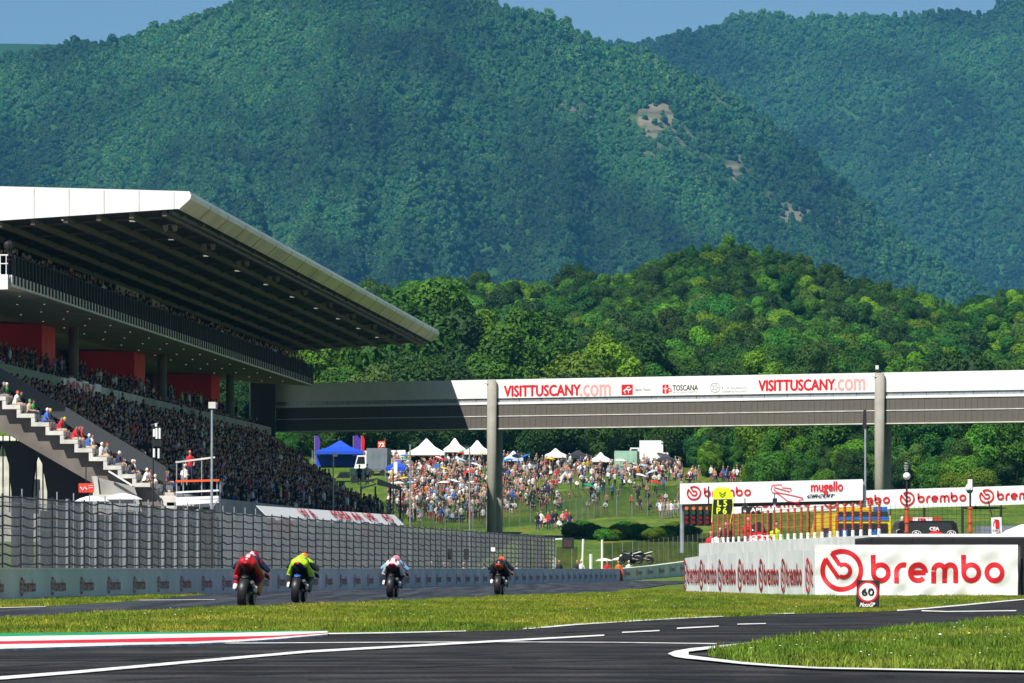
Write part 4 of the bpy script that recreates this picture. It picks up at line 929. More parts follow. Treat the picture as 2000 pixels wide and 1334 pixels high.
CR_HAIR = cloth_random('crowd_hair_and_caps', [(7,(.012,.01,.008)),(2,(.03,.018,.01)),(.8,(.7,.7,.7)),(.7,(.5,.02,.02)),(1,(.02,.03,.08)),(.3,(.6,.55,.02))])
SHOE = mat('shoes', (.06,.06,.06), .6)
# faces +x
def seated(lean=0., arms=0):
    s = []
    hx, hz = lean*.5, .52
    s += [((-.02,0,.10), (hx*.5,0,.30), .15, .145, 1), ((hx*.5,0,.30), (hx,0,.47), .15, .16, 1), ((hx+.02,0,.55), (hx+.05,0,.62), .055, .05, 0), ((hx+.06,0,.72), (hx+.07,0,.78), .09, .085, 0), ((hx+.03,0,.78), (hx+.04,0,.82), .098, .085, 3)]
    for y in (-1, 1):
        s += [((0,.09*y,.08), (.43,.14*y,.10), .09, .07, 2), ((.43,.14*y,.10), (.42,.15*y,-.32), .065, .05, 0 if arms == 1 else 2), ((.42,.15*y,-.36), (.54,.17*y,-.38), .045, .04, 4),
              ((hx,.17*y,.47), (hx+.08,.24*y,.24), .06, .05, 1)]
        if arms == 0: s += [((hx+.08,.24*y,.24), (.34,.12*y,.22), .045, .038, 0)]
        elif arms == 1: s += [((hx+.08,.24*y,.24), (.30,.18*y,.16), .045, .038, 0)]
        else: s += [((hx+.08,.24*y,.28), (.26,.08*y,.66), .045, .038, 0)]
    return s
def standing(arms=0, wide=.1):
    s = [((0,0,.92), (0,0,1.12), .145, .135, 1), ((0,0,1.12), (.01,0,1.34), .14, .155, 1), ((.01,0,1.45), (.02,0,1.52), .055, .05, 0), ((.03,0,1.62), (.035,0,1.68), .09, .085, 0), ((.0,0,1.68), (.01,0,1.72), .098, .085, 3)]
    for y in (-1, 1):
        s += [((0,.09*y,.88), (.01,wide*y,.48), .095, .065, 2), ((.01,wide*y,.48), (-.02,wide*1.1*y,.10), .06, .045, 0 if arms == 2 else 2), ((-.03,wide*1.1*y,.05), (.12,wide*1.3*y,.04), .045, .04, 4), ((0,.18*y,1.36), (-.02,.25*y,1.10), .06, .048, 1)]
        if arms == 1 and y > 0: s += [((0,.18,1.36), (.12,.28,1.42), .05, .045, 1), ((.12,.28,1.42), (.18,.24,1.75), .045, .035, 0)]
        elif arms == 3: s += [((-.02,.25*y,1.10), (.28,.16*y,1.12), .045, .036, 0)]
        else: s += [((-.02,.25*y,1.10), (.05,.25*y,.84), .043, .036, 0)]
    return s
CM = [SKIN, CR_SHIRT, CR_PANT, CR_HAIR, SHOE]
FIG = [figure('person', seated(.0, 0), CM, .04, .35), figure('person', seated(.28, 1), CM, .04, .35), figure('person', seated(.05, 2), CM, .04, .35), figure('person', seated(.14, 0), CM, .04, .35),
       figure('person', standing(0), CM, .045, .35), figure('person', standing(1), CM, .045, .35), figure('person', standing(2, .13), CM, .045, .35), figure('person', standing(3), CM, .045, .35)]
CL = {k: mat('cloth_' + k, c, .8) for k, c in dict(white=(.72,.72,.71), black=(.02,.02,.022), red=(.50,.02,.025), blue=(.05,.12,.42), green=(.03,.30,.05), grey=(.22,.22,.23), yellow=(.65,.5,.03), navy=(.02,.03,.08), beige=(.45,.38,.28), pink=(.6,.3,.3), orange=(.65,.16,.02), lightblue=(.25,.42,.65), neon=(.5,.75,.02)).items()}
def person(kind, loc, rz, label, group=None, shirt=None, pants=None, cap=None, s=1.):
    o = put('person', FIG[kind], None, loc, (0, 0, rz), (s, s, s)); tag(o, label, 'person', group)
    for i, c in ((1, shirt), (2, pants), (3, cap)):
        if c: o.material_slots[i].link = 'OBJECT'; o.material_slots[i].material = CL[c]
    return o
# sunlit people on the steps at the near end of the stand
rows = [(0,'white','black','white'),(0,'pink','beige',None),(1,'black','navy',None),(1,'white','grey','white'),(2,'navy','grey','white'),(2,'blue','beige','red'),(3,'white','beige','white'),(3,'grey','black',None),(4,'blue','beige','white'),(4,'white','navy',None),
        (5,'red','beige',None),(5,'black','beige',None),(5,'red','navy','red'),(6,'red','beige',None),(6,'black','black','yellow'),(7,'blue','navy','white'),(7,'black','navy',None),(8,'beige','black','green'),(8,'green','navy',None),(9,'white','beige','red'),(9,'black','grey',None),(10,'black','grey','grey'),(10,'green','navy','white'),(11,'white','grey','red'),(11,'black','beige',None),(12,'black','beige','navy')]
ordn = ['lowest','second','third','fourth','fifth','sixth','seventh','eighth','ninth','tenth','eleventh','twelfth','thirteenth']
cnt = {}
for i, (rw, sh, pa_, cp) in enumerate(rows):
    k = cnt.get(rw, 0); cnt[rw] = k + 1
    u, z = US + DU*rw, ZS + DZ*rw; p = S(301.0 + k*1.15 + RN.uniform(-.2,.2), u + .45, z)
    lb = f'spectator in {sh} top' + (f' and {cp} cap' if cp else '') + f' sitting on the sunlit {ordn[rw]} step'
    if k: lb = lb.replace('sitting on', 'sitting further in on' if k == 1 else 'sitting deepest in on')
    if rw == 12: person(4, p, -.3, 'spectator in black top and navy cap standing at the top of the sunlit steps', 'spectators on the sunlit steps', sh, pa_, cp)
    else: person(RN.choice([0, 1, 1, 3]), p, RN.uniform(-.5, .2), lb, 'spectators on the sunlit steps', sh, pa_, cp)
for i, (px, py, sh, pa_, cp, kd) in enumerate(((303,985,'white','beige','white',4),(318,988,'black','beige',None,0),(328,986,'beige','grey','beige',3),(335,990,'red','black',None,1),(312,975,'grey','navy','navy',7),(296,980,'black','black',None,4))):
    p = P(px, py, 303 + i*.7); person(kd, p, RN.uniform(-.8, .4), f'spectator in {sh} top ' + ['standing','seated','leaning','crouching','talking','waiting'][i] + ' on the sunlit landing below the steps', 'spectators on the sunlit landing', sh, pa_, cp)
# shaded rows: the nearest ones one by one, the rest as one mass
rr = np.random.RandomState(5)
cp_, cs_, cr_, ck_ = [], [], [], []; near_n = 0; protos_c = {}
def crowd_row(u, z, ya, yb, kinds, fill, near_limit, label, group):
    global near_n
    y = ya
    while y < yb:
        y += rr.uniform(.5, .72)
        if rr.uniform() > fill: continue
        p = S(y, u + rr.uniform(-.12, .12), z + rr.uniform(-.02, .02)); rz = rr.uniform(-.6, .35); k = int(rr.choice(kinds)); s = rr.uniform(.84, 1.1)
        if rr.uniform() < .05 and k < 4: k = int(rr.choice([4, 7])); p.z -= .42
        if y < near_limit or k not in protos_c:
            o = person(k, p, rz, label, group, s=s); protos_c.setdefault(k, o); near_n += 1
        else: cp_.append(tuple(p)); cs_.append(s); cr_.append(rz); ck_.append(k)
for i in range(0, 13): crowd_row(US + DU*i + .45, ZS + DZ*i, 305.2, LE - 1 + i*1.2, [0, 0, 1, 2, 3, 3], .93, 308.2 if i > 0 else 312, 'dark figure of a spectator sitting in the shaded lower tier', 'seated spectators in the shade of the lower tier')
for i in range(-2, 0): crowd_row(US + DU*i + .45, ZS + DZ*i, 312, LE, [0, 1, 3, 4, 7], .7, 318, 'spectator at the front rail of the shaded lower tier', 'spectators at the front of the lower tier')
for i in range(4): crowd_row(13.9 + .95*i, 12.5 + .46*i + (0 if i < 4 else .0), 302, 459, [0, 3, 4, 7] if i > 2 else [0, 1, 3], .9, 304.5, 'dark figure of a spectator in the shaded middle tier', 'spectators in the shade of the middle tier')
crowd_row(10.95, 18.06, 302, UE - 2, [7, 7, 4, 5], .62, 322, 'spectator standing at the rail of the upper tier', 'spectators at the upper rail')
crowd_row(11.7, 18.06, 302, UE - 2, [4, 7, 5], .5, 305, 'spectator standing behind the first row of the upper tier', 'spectators at the upper rail')
for i in range(3): crowd_row(12.8 + 1.0*i, 18.5 + .42*i, 302, UE - 3, [0, 3, 4], .5, 303, 'dark figure of a spectator on the upper tier', 'spectators on the upper tier')
ks = sorted(protos_c); scatter('stand_crowd', cp_, cs_, cr_, [ks.index(k) for k in ck_], [protos_c[k] for k in ks], 'packed mass of spectators filling the shaded tiers of the stand', 'crowd')

# ------------------------------------------------------------------ crowd on the grass bank
bank = np.random.RandomState(9); bp_, bs_, br_, bk_ = [], [], [], []
cols = ['white','black','red','black','navy','grey','beige','yellow','pink','blue','lightblue','black','white','black','navy','white']
def bank_z(X, Y): return float(ground_z(X, Y)) - .03
nb = 0; bank_protos = {}
spots = []
for i in range(1900):
    px = bank.uniform(760, 1335); Y = bank.uniform(535, 640)
    dens = 1.0 if px < 945 else (.6 if px < 1010 else .42)
    if Y > 600: dens = max(dens, .75)
    if px > 1090 and Y < 585: dens *= .35
    if bank.uniform() > dens: continue
    spots.append((px, Y))
for i in range(70): spots.append((bank.uniform(1250, 1330), bank.uniform(600, 625)))
for i in range(50): spots.append((bank.uniform(1330, 1500), bank.uniform(596, 604)))
for i in range(70): spots.append((bank.uniform(780, 960), bank.uniform(508, 540)))
spots.sort(key=lambda q: q[1])
for i, (px, Y) in enumerate(spots):
    X = (px-1000)/F*Y; kd = int(bank.choice([4,4,5,6,7,0,1,0,3,1])); z = bank_z(X, Y) + (.32 if kd < 4 else 0); rz = bank.uniform(-2.4, -.6) ; s = bank.uniform(.88, 1.05)
    c = cols[bank.randint(len(cols))]
    if i % 3 == 0 and nb < 140 or kd not in bank_protos:
        lb = ('spectator standing' if kd >= 4 else 'spectator sitting') + f' in a {c} top on the grass bank ' + ('left of' if px < 960 else 'right of') + ' the bridge column'
        o = person(kd, (X, Y, z), rz, lb, 'spectators on the grass bank', c, cols[bank.randint(5)] if bank.uniform() < .5 else 'navy', 'white' if bank.uniform() < .25 else None, s); nb += 1
        if kd not in bank_protos:
            o2 = person(kd, (X+.7, Y+1, z), rz, ('spectator standing' if kd >= 4 else 'spectator sitting') + ' among the mixed crowd on the bank', 'mixed spectators on the grass bank', s=s); bank_protos[kd] = o2
    else: bp_.append((X, Y, z)); bs_.append(s); br_.append(rz); bk_.append(kd)
CR2 = cloth_random('bank_shirts', [(4,(.66,.66,.64)),(6,(.014,.014,.016)),(1.2,(.42,.02,.025)),(1,(.04,.09,.3)),(3,(.42,.23,.16)),(2,(.03,.03,.05)),(.4,(.6,.45,.03)),(1.5,(.12,.11,.10)),(.4,(.03,.2,.04)),(.4,(.55,.14,.02)),(.8,(.25,.38,.55)),(1.5,(.35,.28,.22))])
for kd, o in bank_protos.items():
    me = FIG[kd].copy(); me.materials[1] = CR2; o.data = me
ks = sorted(bank_protos); scatter('bank_crowd', bp_, bs_, br_, [ks.index(k) for k in bk_], [bank_protos[k] for k in ks], 'crowd of sunlit spectators spread over the grass bank', 'crowd')
# ------------------------------------------------------------------ racing motorcycles and riders
RX = Matrix.Rotation(math.pi/2, 4, 'Y')
def child(parent, name, mb, mats, smooth=False): 
    o = link(bpy.data.objects.new(name, mb.mesh(name, mats, smooth)), parent); ORG[o.name] = Vector((0,0,0)); return o
def wheel(par, nm, y, R, hw):
    M_ = Matrix.Translation((0, y, R)) @ RX
    p = [(R*.66,-hw*.72),(R*.8,-hw),(R*.9,-hw*.93),(R*.97,-hw*.6),(R,-hw*.2),(R,hw*.2),(R*.97,hw*.6),(R*.9,hw*.93),(R*.8,hw),(R*.66,hw*.72)]
    t = child(par, nm + '_tyre', MB().lathe(p, 28, 0, M_), TYRE, True)
    rm = MB().lathe([(R*.69,-hw*.6),(R*.69,hw*.6),(R*.62,hw*.5),(R*.62,-hw*.5)], 24, 0, M_).cyl((-hw*.8,y,R),(hw*.8,y,R),.05,n=10)
    for k in range(5): a = 2*math.pi*k/5; rm.beam((0, y, R), (0, y+math.cos(a)*R*.64, R+math.sin(a)*R*.64), .05, .03, up=(1,0,0))
    child(par, nm + '_rim', rm, mat('wheel_rim', (.03,.03,.03), .35, metal=.6))
def oval(y, zc, w, h, n=14, flat=1.): return [(w*math.copysign(abs(math.cos(t))**flat, math.cos(t)), y, zc + h*math.copysign(abs(math.sin(t))**flat, math.sin(t))) for t in [2*math.pi*i/n for i in range(n)]]
def motorcycle(loc, rot, label, c1, c2, c3, group='racing motorcycles on the straight'):
    b = thing('racing_motorcycle', loc, label, 'motorcycle', group); b.rotation_euler = rot
    wheel(b, 'rear', 0, .315, .1); wheel(b, 'front', 1.42, .30, .06)
    for s in (-1, 1):
        child(b, 'swingarm', MB().loft([oval(0, .315, .022, .03), oval(.28, .36, .026, .06), oval(.58, .42, .026, .09)]).v and _shift(MB().loft([oval(0, .315, .022, .03), oval(.28, .36, .026, .06), oval(.58, .42, .026, .09)]), .135*s), mat('bare_alloy', (.12,.12,.13), .4, metal=.7))
        child(b, 'fork_leg', MB().cyl((.1*s,1.40,.3), (.1*s,1.16,.86), .028, n=8), CHROME)
        child(b, 'handlebar', MB().tube([(.1*s,1.14,.88), (.22*s,1.10,.87), (.35*s,1.04,.84)], .018, 6), DARK)
        child(b, 'footpeg', MB().cyl((.15*s,.26,.40), (.27*s,.24,.40), .014, n=6), CHROME)
        child(b, 'winglet', MB().prism([(.20*s,1.3,.74), (.34*s,1.28,.70), (.35*s,1.36,.60), (.22*s,1.38,.66)], (0,.12,.02)), c2)
        child(b, 'side_fairing', _shift(MB().loft([oval(.52, .62, .03, .16), oval(.75, .56, .045, .30), oval(1.05, .58, .05, .34), oval(1.3, .70, .04, .22), oval(1.42, .78, .02, .08)]), .2*s), c1, True)
    child(b, 'engine', MB().loft([oval(.5, .45, .13, .16, flat=.6), oval(.62, .48, .17, .22, flat=.6), oval(.98, .48, .16, .24, flat=.6), oval(1.08, .52, .12, .16, flat=.6)]), DARK)
    child(b, 'fuel_tank', MB().loft([oval(.52, .84, .10, .05), oval(.66, .88, .15, .09), oval(.86, .90, .16, .10), oval(1.04, .86, .12, .07)]), c1, True)
    child(b, 'nose_fairing', MB().loft([oval(1.06, .84, .20, .13), oval(1.25, .82, .19, .15), oval(1.44, .78, .12, .10), oval(1.56, .74, .03, .03)]), c1, True)
    child(b, 'windscreen', MB().loft([oval(1.10, .97, .16, .05), oval(1.22, .98, .13, .05), oval(1.38, .90, .06, .02)]), GLASS, True)
    t = child(b, 'tail_unit', MB().loft([oval(.50, .80, .11, .05), oval(.30, .83, .14, .06), oval(.05, .90, .13, .055), oval(-.14, .945, .085, .035), oval(-.2, .955, .05, .02)]), c2, True)
    child(t, 'tail_light', MB().box((-.04,-.212,.935), (.04,-.198,.965)), REDI)
    child(b, 'seat', MB().loft([oval(.48, .855, .11, .02), oval(.25, .885, .12, .025), oval(.10, .945, .10, .03)]), BLACK, True)
    child(b, 'mudguard', MB().loft([oval(-.12, .63, .07, .015), oval(.1, .665, .09, .018), oval(.34, .60, .08, .02)]), c3, True)
    child(b, 'front_mudguard', MB().loft([oval(1.28, .60, .06, .015), oval(1.45, .62, .065, .015), oval(1.6, .55, .05, .015)]), c3, True)
    ex = child(b, 'exhaust', MB().tube([(.10,.62,.30), (.15,.40,.34), (.165,.12,.46), (.17,-.04,.53)], .04, 10, rs=[.03,.04,.05,.055]), CHROME, True)
    child(ex, 'exhaust_tip', MB().cyl((.17,-.04,.53), (.171,-.07,.545), .05, .04, 10), DARK)
    child(b, 'exhaust', MB().tube([(-.02,.45,.70), (-.03,.2,.78), (-.03,-.05,.86)], .04, 8), DARK, True)
    child(b, 'chain', MB().beam((-.10,0,.36), (-.09,.58,.46), .015, .04), DARK)
    child(b, 'radiator', MB().box((-.15,1.1,.40), (.15,1.14,.70)), DARK)
    return b
def _shift(mb, dx): mb.v = [(x+dx, y, z) for x, y, z in mb.v]; return mb
def rider(loc, rot, label, mats, helm, hump, stripe, zones=()):
    o = thing('person', loc, label, 'person', 'motorcycle riders on the straight'); o.rotation_euler = rot
    sg = [((0,.20,.97), (0,.42,1.0), .145, .15, 1), ((0,.42,1.0), (0,.74,1.0), .155, .15, 0), ((0,.68,1.10), (0,.84,1.08), .075, .06, 0), ((0,.84,1.02), (0,.94,1.03), .06, .08, 6)]
    for s in (-1, 1):
        sg += [((.13*s,.73,1.0), (.17*s,.76,.98), .09, .085, 0), ((.17*s,.76,.98), (.36*s,.82,.82), .08, .06, 4), ((.36*s,.82,.82), (.33*s,1.02,.85), .058, .042, 4), ((.33*s,1.04,.85), (.34*s,1.10,.85), .045, .04, 5),
               ((.10*s,.20,.95), (.27*s,.58,.66), .115, .08, 1), ((.27*s,.58,.66), (.275*s,.60,.64), .075, .07, 2), ((.27*s,.58,.64), (.215*s,.18,.42), .075, .052, 2), ((.215*s,.18,.43), (.215*s,.13,.38), .055, .05, 3), ((.21*s,.14,.385), (.205*s,.36,.345), .05, .042, 3)]
    me = figure('suit', sg, mats, .016, None, 3); body = link(bpy.data.objects.new('body', me), o)
    for pl in me.polygons:
        x, y, z = pl.center
        for fn, ix in zones:
            if fn(abs(x), y, z): pl.material_index = ix
    h = child(o, 'helmet', MB().ball((0,.97,1.075), .135, (.95,1.12,1.0), 18, 12), helm, True)
    child(o, 'visor', MB().ball((0,1.03,1.055), .12, (.92,.95,.55), 14, 8), GLASS, True)
    child(o, 'aero_hump', MB().loft([oval(.66, 1.10, .05, .07), oval(.76, 1.12, .055, .075), oval(.86, 1.10, .03, .05)]), hump, True)
    return o
def C(n, c, r=.35): return mat(n, c, r, spec=.5)
LR, LW, LK, LN, LG = C('red_leather', (.36,.01,.014)), C('white_leather', (.72,.72,.72)), C('black_leather', (.018,.018,.02)), C('navy_leather', (.015,.02,.06)), C('neon_leather', (.48,.82,.012))
LB, LO, LP, LGD = C('pale_blue_leather', (.22,.45,.68)), C('orange_leather', (.80,.13,.012)), C('pink_leather', (.75,.25,.28)), C('gold_leather', (.80,.42,.02))
yaw = -math.atan(.0906)
bikes = [((473,1185), 5.5, 'red and black racing motorcycle nearest the camera', (LR, LR, LK), 'rider in red, white and navy leathers crouched on the nearest motorcycle', [LR, LR, LR, LW, LN, LR, LK, LW, LGD], LR, LW, LR, [(lambda x, y, z: .40 < y < .72 and x < .10 and z > .95, 7), (lambda x, y, z: .44 < y < .47 and z > .9, 4), (lambda x, y, z: .52 < y < .56 and x < .11 and z > .95, 0), (lambda x, y, z: y > .42 and .10 < x < .2 and z > .9, 4), (lambda x, y, z: .2 < y < .30 and .13 < x and z > .96, 8), (lambda x, y, z: .1 < y < .3 and x < .04 and z > .9, 7), (lambda x, y, z: y < .5 and z < .86 and x < .17, 6), (lambda x, y, z: .3 < y < .5 and .42 < z < .6, 6)]),
         ((577,1177), 4.5, 'black racing motorcycle with blue tail under the fluorescent rider', (LK, LN, C('blue_fairing', (.02,.10,.40))), 'rider in fluorescent yellow green leathers, second from the left', [LG, LG, LK, LW, LG, LK, LK, LW, C('yellow_leather', (.75,.62,.02))], LO, LG, LG, [(lambda x, y, z: .46 < y < .8 and x < .11 and z > 1., 8), (lambda x, y, z: .40 < y < .44 and z > .95, 7), (lambda x, y, z: .62 < y < .65 and z > .95, 6), (lambda x, y, z: x > .13 and z > .8 and y > .45 and z < .98, 6), (lambda x, y, z: z < .86 and x < .2 and y < .6, 6)]),
         ((762,1167), 3.5, 'blue and red racing motorcycle, third from the left', (C('mid_blue_fairing', (.03,.12,.45)), LR, LK), 'rider in pale blue and red leathers, third from the left', [LB, LW, LK, LW, LB, LK, LK, LP, LR], LP, LP, LW, [(lambda x, y, z: .4 < y < .8 and x < .10 and z > 1., 7), (lambda x, y, z: .34 < y < .39 and z > .9, 8), (lambda x, y, z: .1 < y < .3 and .05 < x < .12, 8), (lambda x, y, z: z < .88 and x < .2 and y < .6, 6), (lambda x, y, z: .70 < y < .73 and z > .9, 8)]),
         ((972,1162), 2.0, 'black and orange racing motorcycle furthest down the straight', (LK, LO, LK), 'rider in orange and black leathers on the furthest motorcycle', [LO, LK, LK, LW, LK, LK, LK, LW, LR], LO, LO, LK, [(lambda x, y, z: .36 < y < .44 and z > .9, 8), (lambda x, y, z: y > .5 and x > .11 and z > .85, 6), (lambda x, y, z: .55 < y < .58 and x < .1 and z > 1, 7), (lambda x, y, z: .15 < y < .3 and x < .06 and z > 1., 8)])]
B_OBJ = []
for (px, py), roll, lb, cc, rl, ms, hm, hp, stp, zn in bikes:
    g = G(px, py); rot = (0, math.radians(roll), yaw)
    B_OBJ.append(motorcycle(g, rot, lb, *cc)); rider(g, rot, rl, ms, hm, hp, stp, zn)

# ------------------------------------------------------------------ speed board on the grass
p = G(1695, 1190); bx = lambda x: p.x + (x-1695)/F*p.y; bz = lambda y: CH + (HOR-y)/F*p.y
brd = thing('speed_board', p, 'black board with red ringed 60 sign standing on the grass', 'sign')
MB().prism([(bx(1672), p.y, bz(1191)), (bx(1717), p.y, bz(1191)), (bx(1719), p.y+.05, bz(1134)), (bx(1674), p.y+.05, bz(1133))], (0, .05, 0)).build('board', BLACK, brd)
def bdT(x, y, o_=.012): return Vector((bx(x), p.y + .05*(1191-y)/57 - o_, bz(y)))
cxy = (1695, 1156)
MB().poly([bdT(cxy[0]+21*math.cos(t), cxy[1]-21*math.sin(t), .008) for t in [2*math.pi*i/32 for i in range(32)]]).build('red_ring', REDI, brd)
MB().poly([bdT(cxy[0]+17*math.cos(t), cxy[1]-17*math.sin(t), .014) for t in [2*math.pi*i/32 for i in range(32)]]).build('white_disc', WHITEI, brd)
mb = MB(); lettering(mb, '60', bdT(1683, 1163, .02), (1,0,0), (0,.0,1), 24/F*p.y, 14/F*p.y, bold=.006); mb.build('lettering', INK, brd)
mb = MB(); lettering(mb, 'MotoGP', bdT(1679, 1185, .02), (1,0,0), (0,.0,1), 28/F*p.y, 8/F*p.y, bold=.005, shear=.3); mb.build('lettering', WHITEI, brd)
MB().beam((p.x-.2, p.y+.07, .45), (p.x-.2, p.y+.3, 0), .03, .03).build('prop', DARK, brd); MB().beam((p.x+.2, p.y+.07, .45), (p.x+.2, p.y+.3, 0), .03, .03).build('prop', DARK, brd)

# ------------------------------------------------------------------ pit wall end: banner, boards, white wall, orange fence
YB = 151.
def wr(x, z): return 1.7*(.022*math.sin(x*3.1 + z*4 + 1.3*math.sin(x*.8)) + .016*math.sin(x*6.7 - z*5.5) + .012*math.sin(z*9 + x*1.7) + .010*math.sin(x*11 + z*7))
bx0, bx1, bz0, bz1 = (1592-1000)/F*YB, (1988-1000)/F*YB, .0, CH + (HOR-1064)/F*YB
ban = thing('banner', ((bx0+bx1)/2, YB, 0), 'large white vinyl banner with red ring emblem and big red lettering', 'banner')
mb = MB(); nx, nz = 110, 26; vs = []; fs = []
for j in range(nz+1):
    for i in range(nx+1):
        x = bx0 + (bx1-bx0)*i/nx; z0 = .012*math.sin(x*5)+.015*math.sin(x*2.2); z = z0 + (bz1 - z0)*j/nz; vs.append((x, YB + wr(x, z)*(.4 + .6*(1-j/nz)), z))
for j in range(nz):
    for i in range(nx): k = j*(nx+1)+i; fs.append((k, k+1, k+nx+2, k+nx+1))
mb.add(vs, fs); b_ = mb.build('sheet', VINYL, ban, True)
def bigT(a, b):
    x = bx0 + (10 + a*84)/F*YB; z = CH + (HOR-1155.5)/F*YB + b*83.5/F*YB; return (x, YB + wr(x, z)*(.4+.6*(1-z/bz1)) - .012, z)
mb = MB(); sx = (1962-1602)/84/LOGO_W; round_logo(mb, lambda a, b: bigT((a if a <= 1.02 else 1.02 + (a-1.02)*(360/84-1.02)/(LOGO_W-1.02)), b), 0, 26); mb.build('emblem', REDI, ban)
for k in range(3): MB().cyl((bx0+.3+k*2.7, YB+.12, 0), (bx0+.3+k*2.7, YB+.12, bz1), .04, n=6).build('post', DARK, ban)
pad = thing('foam_barrier', P(1830, 1100, 152), 'long black padded barrier along the top of the banner', 'barrier')
prf = lambda x: [(0, 1.50), (0, 1.70), (.08, 1.76), (.42, 1.76), (.5, 1.7), (.5, 1.50)]
for xa, xb in ((1670, 1700), (1700.6, 1780), (1780.6, 1860), (1860.6, 1930), (1930.6, 2010), (2010.6, 2090), (2090.6, 2200), (2200.6, 2320)):
    MB().loft([[((x-1000)/F*152, 151.6 + q, z + (0 if x > 1671 else -.05)) for q, z in prf(x)] for x in (xa, xb)]).build('pad', BLACK, pad)
MB().box(((1989-1000)/F*152, 151.3, 0), ((2320-1000)/F*152, 152.3, 1.5)).build('pad', BLACK, pad)
# grey boards with emblems
def GW(x): Y = 25.4/((x-1000)/F + .1089); return Vector(((x-1000)/F*Y, Y, 0))
gb = thing('board_wall', GW(1460), 'grey board wall with a row of narrow red emblems running up to the banner', 'wall')
xs = [1337, 1349, 1365, 1383, 1401, 1420, 1439, 1459, 1479, 1501, 1523, 1545, 1569, 1593]
GREYB = mat('grey_board', (.74,.745,.76), .55, var=.1, vs=.8)
for a, b in zip(xs, xs[1:]):
    p0, p1 = GW(a+.35), GW(b-.1); za, zb_ = [CH + (HOR - np.interp(x, [1337, 1390, 1450, 1500, 1593], [1090, 1083, 1079, 1077.5, 1075]))/F*GW(x).y for x in (a, b)]; o_ = RN.uniform(-.012, .012)
    MB().prism([(p0.x+o_, p0.y, .02), (p1.x+o_, p1.y, .02), (p1.x+o_, p1.y, zb_), (p0.x+o_, p0.y, za)], (.07, .01, 0)).build('board', GREYB, gb)
LOGO_DK = logo_mesh('emblem', mat('shade_dark_red_print', (.36,.008,.014), .6), n=12)  # the banner's red print, darkened here for the grazing light on the boards
gd = (GW(1590) - GW(1340)).normalized(); 
for x in (1339, 1371, 1407, 1446, 1487, 1530):
    q = GW(x-4); logo_at(gb, LOGO_DK, (q.x-.03, q.y, .10), gd, 1.04, 3.9, nrm=Vector((-.99,-.11,0)))
q = GW(1574); mb = MB(); round_logo(mb, lambda a, b: Vector((q.x-.03, q.y, .1)) + gd*a*.88 + Vector((0,0,1.05*b)), 0, 12)
keep = [i for i, f_ in enumerate(mb.f) if all(mb.v[k][1] > 151.35 for k in f_)]; mb.f = [mb.f[i] for i in keep]; mb.m = [mb.m[i] for i in keep]; mb.build('emblem', REDI, gb)
# white pit wall behind
def PW(x): Y = 21.53/((x-1000)/F + .068); return Vector(((x-1000)/F*Y, Y, 0))
pw = thing('pit_wall', PW(1500), 'white painted concrete pit wall with chipped top behind the grey boards', 'wall')
WORN = mat('chipped_white_paint', (.82,.82,.81), .6, var=.12, vs=1.5, bump=.2, bs=4)
for a, b in ((1365, 1430), (1430.3, 1500), (1500.3, 1580), (1580.3, 1700)):
    p0, p1 = PW(a), PW(b); MB().loft([[(q.x, q.y, 0), (q.x, q.y, 1.84), (q.x+.45, q.y+.05, 1.86), (q.x+.45, q.y+.05, 0)] for q in (p0, p1)]).build('wall_block', WORN, pw)
MB().box((10.95, 152.6, 0), (20.2, 153.1, 1.86)).build('wall_block', WORN, pw)
of = thing('orange_fence', PW(1540)+Vector((.2,0,1.85)), 'row of rusty orange posts with wire mesh on top of the pit wall', 'fence')
om = MB().cyl((0,0,0), (0,0,1.06), .038, n=8)
for k in range(12): om.cyl((0,0,.05+k*.085), (0,0,.085+k*.085), .05, n=8)
om = om.mesh('post', ORAN); ow = MB().cyl((0,0,0), (0,0,.2), .054, n=8).mesh('post_foot', WHITE)
for v in (235,265,295,320,350,380,415,447,475,510,540,575,612,652,688,725,762,800,840,885,925,965,1010,1055,1105,1155):
    q = PW(1300+v/2.857) + Vector((.2, 0, 1.85)); put('post', om, of, q, scale=(1,1,RN.uniform(.98,1.04))); put('post_foot', ow, of, q + Vector((0,0,-.01)))
for k in range(8):
    z = 1.95 + k*.135; MB().tube([PW(x) + Vector((.2, 0, z + RN.uniform(-.01,.01))) for x in np.linspace(1380, 1706, 14)], .008, 4).build('wire', DARK, of)
mb = MB(); mb.loft([[PW(x) + Vector((.22, 0, 1.86)), PW(x) + Vector((.22, 0, 2.9))] for x in (1380, 1540, 1706)], closed=False, caps=False); mb.build('wire_net', NETB, of)
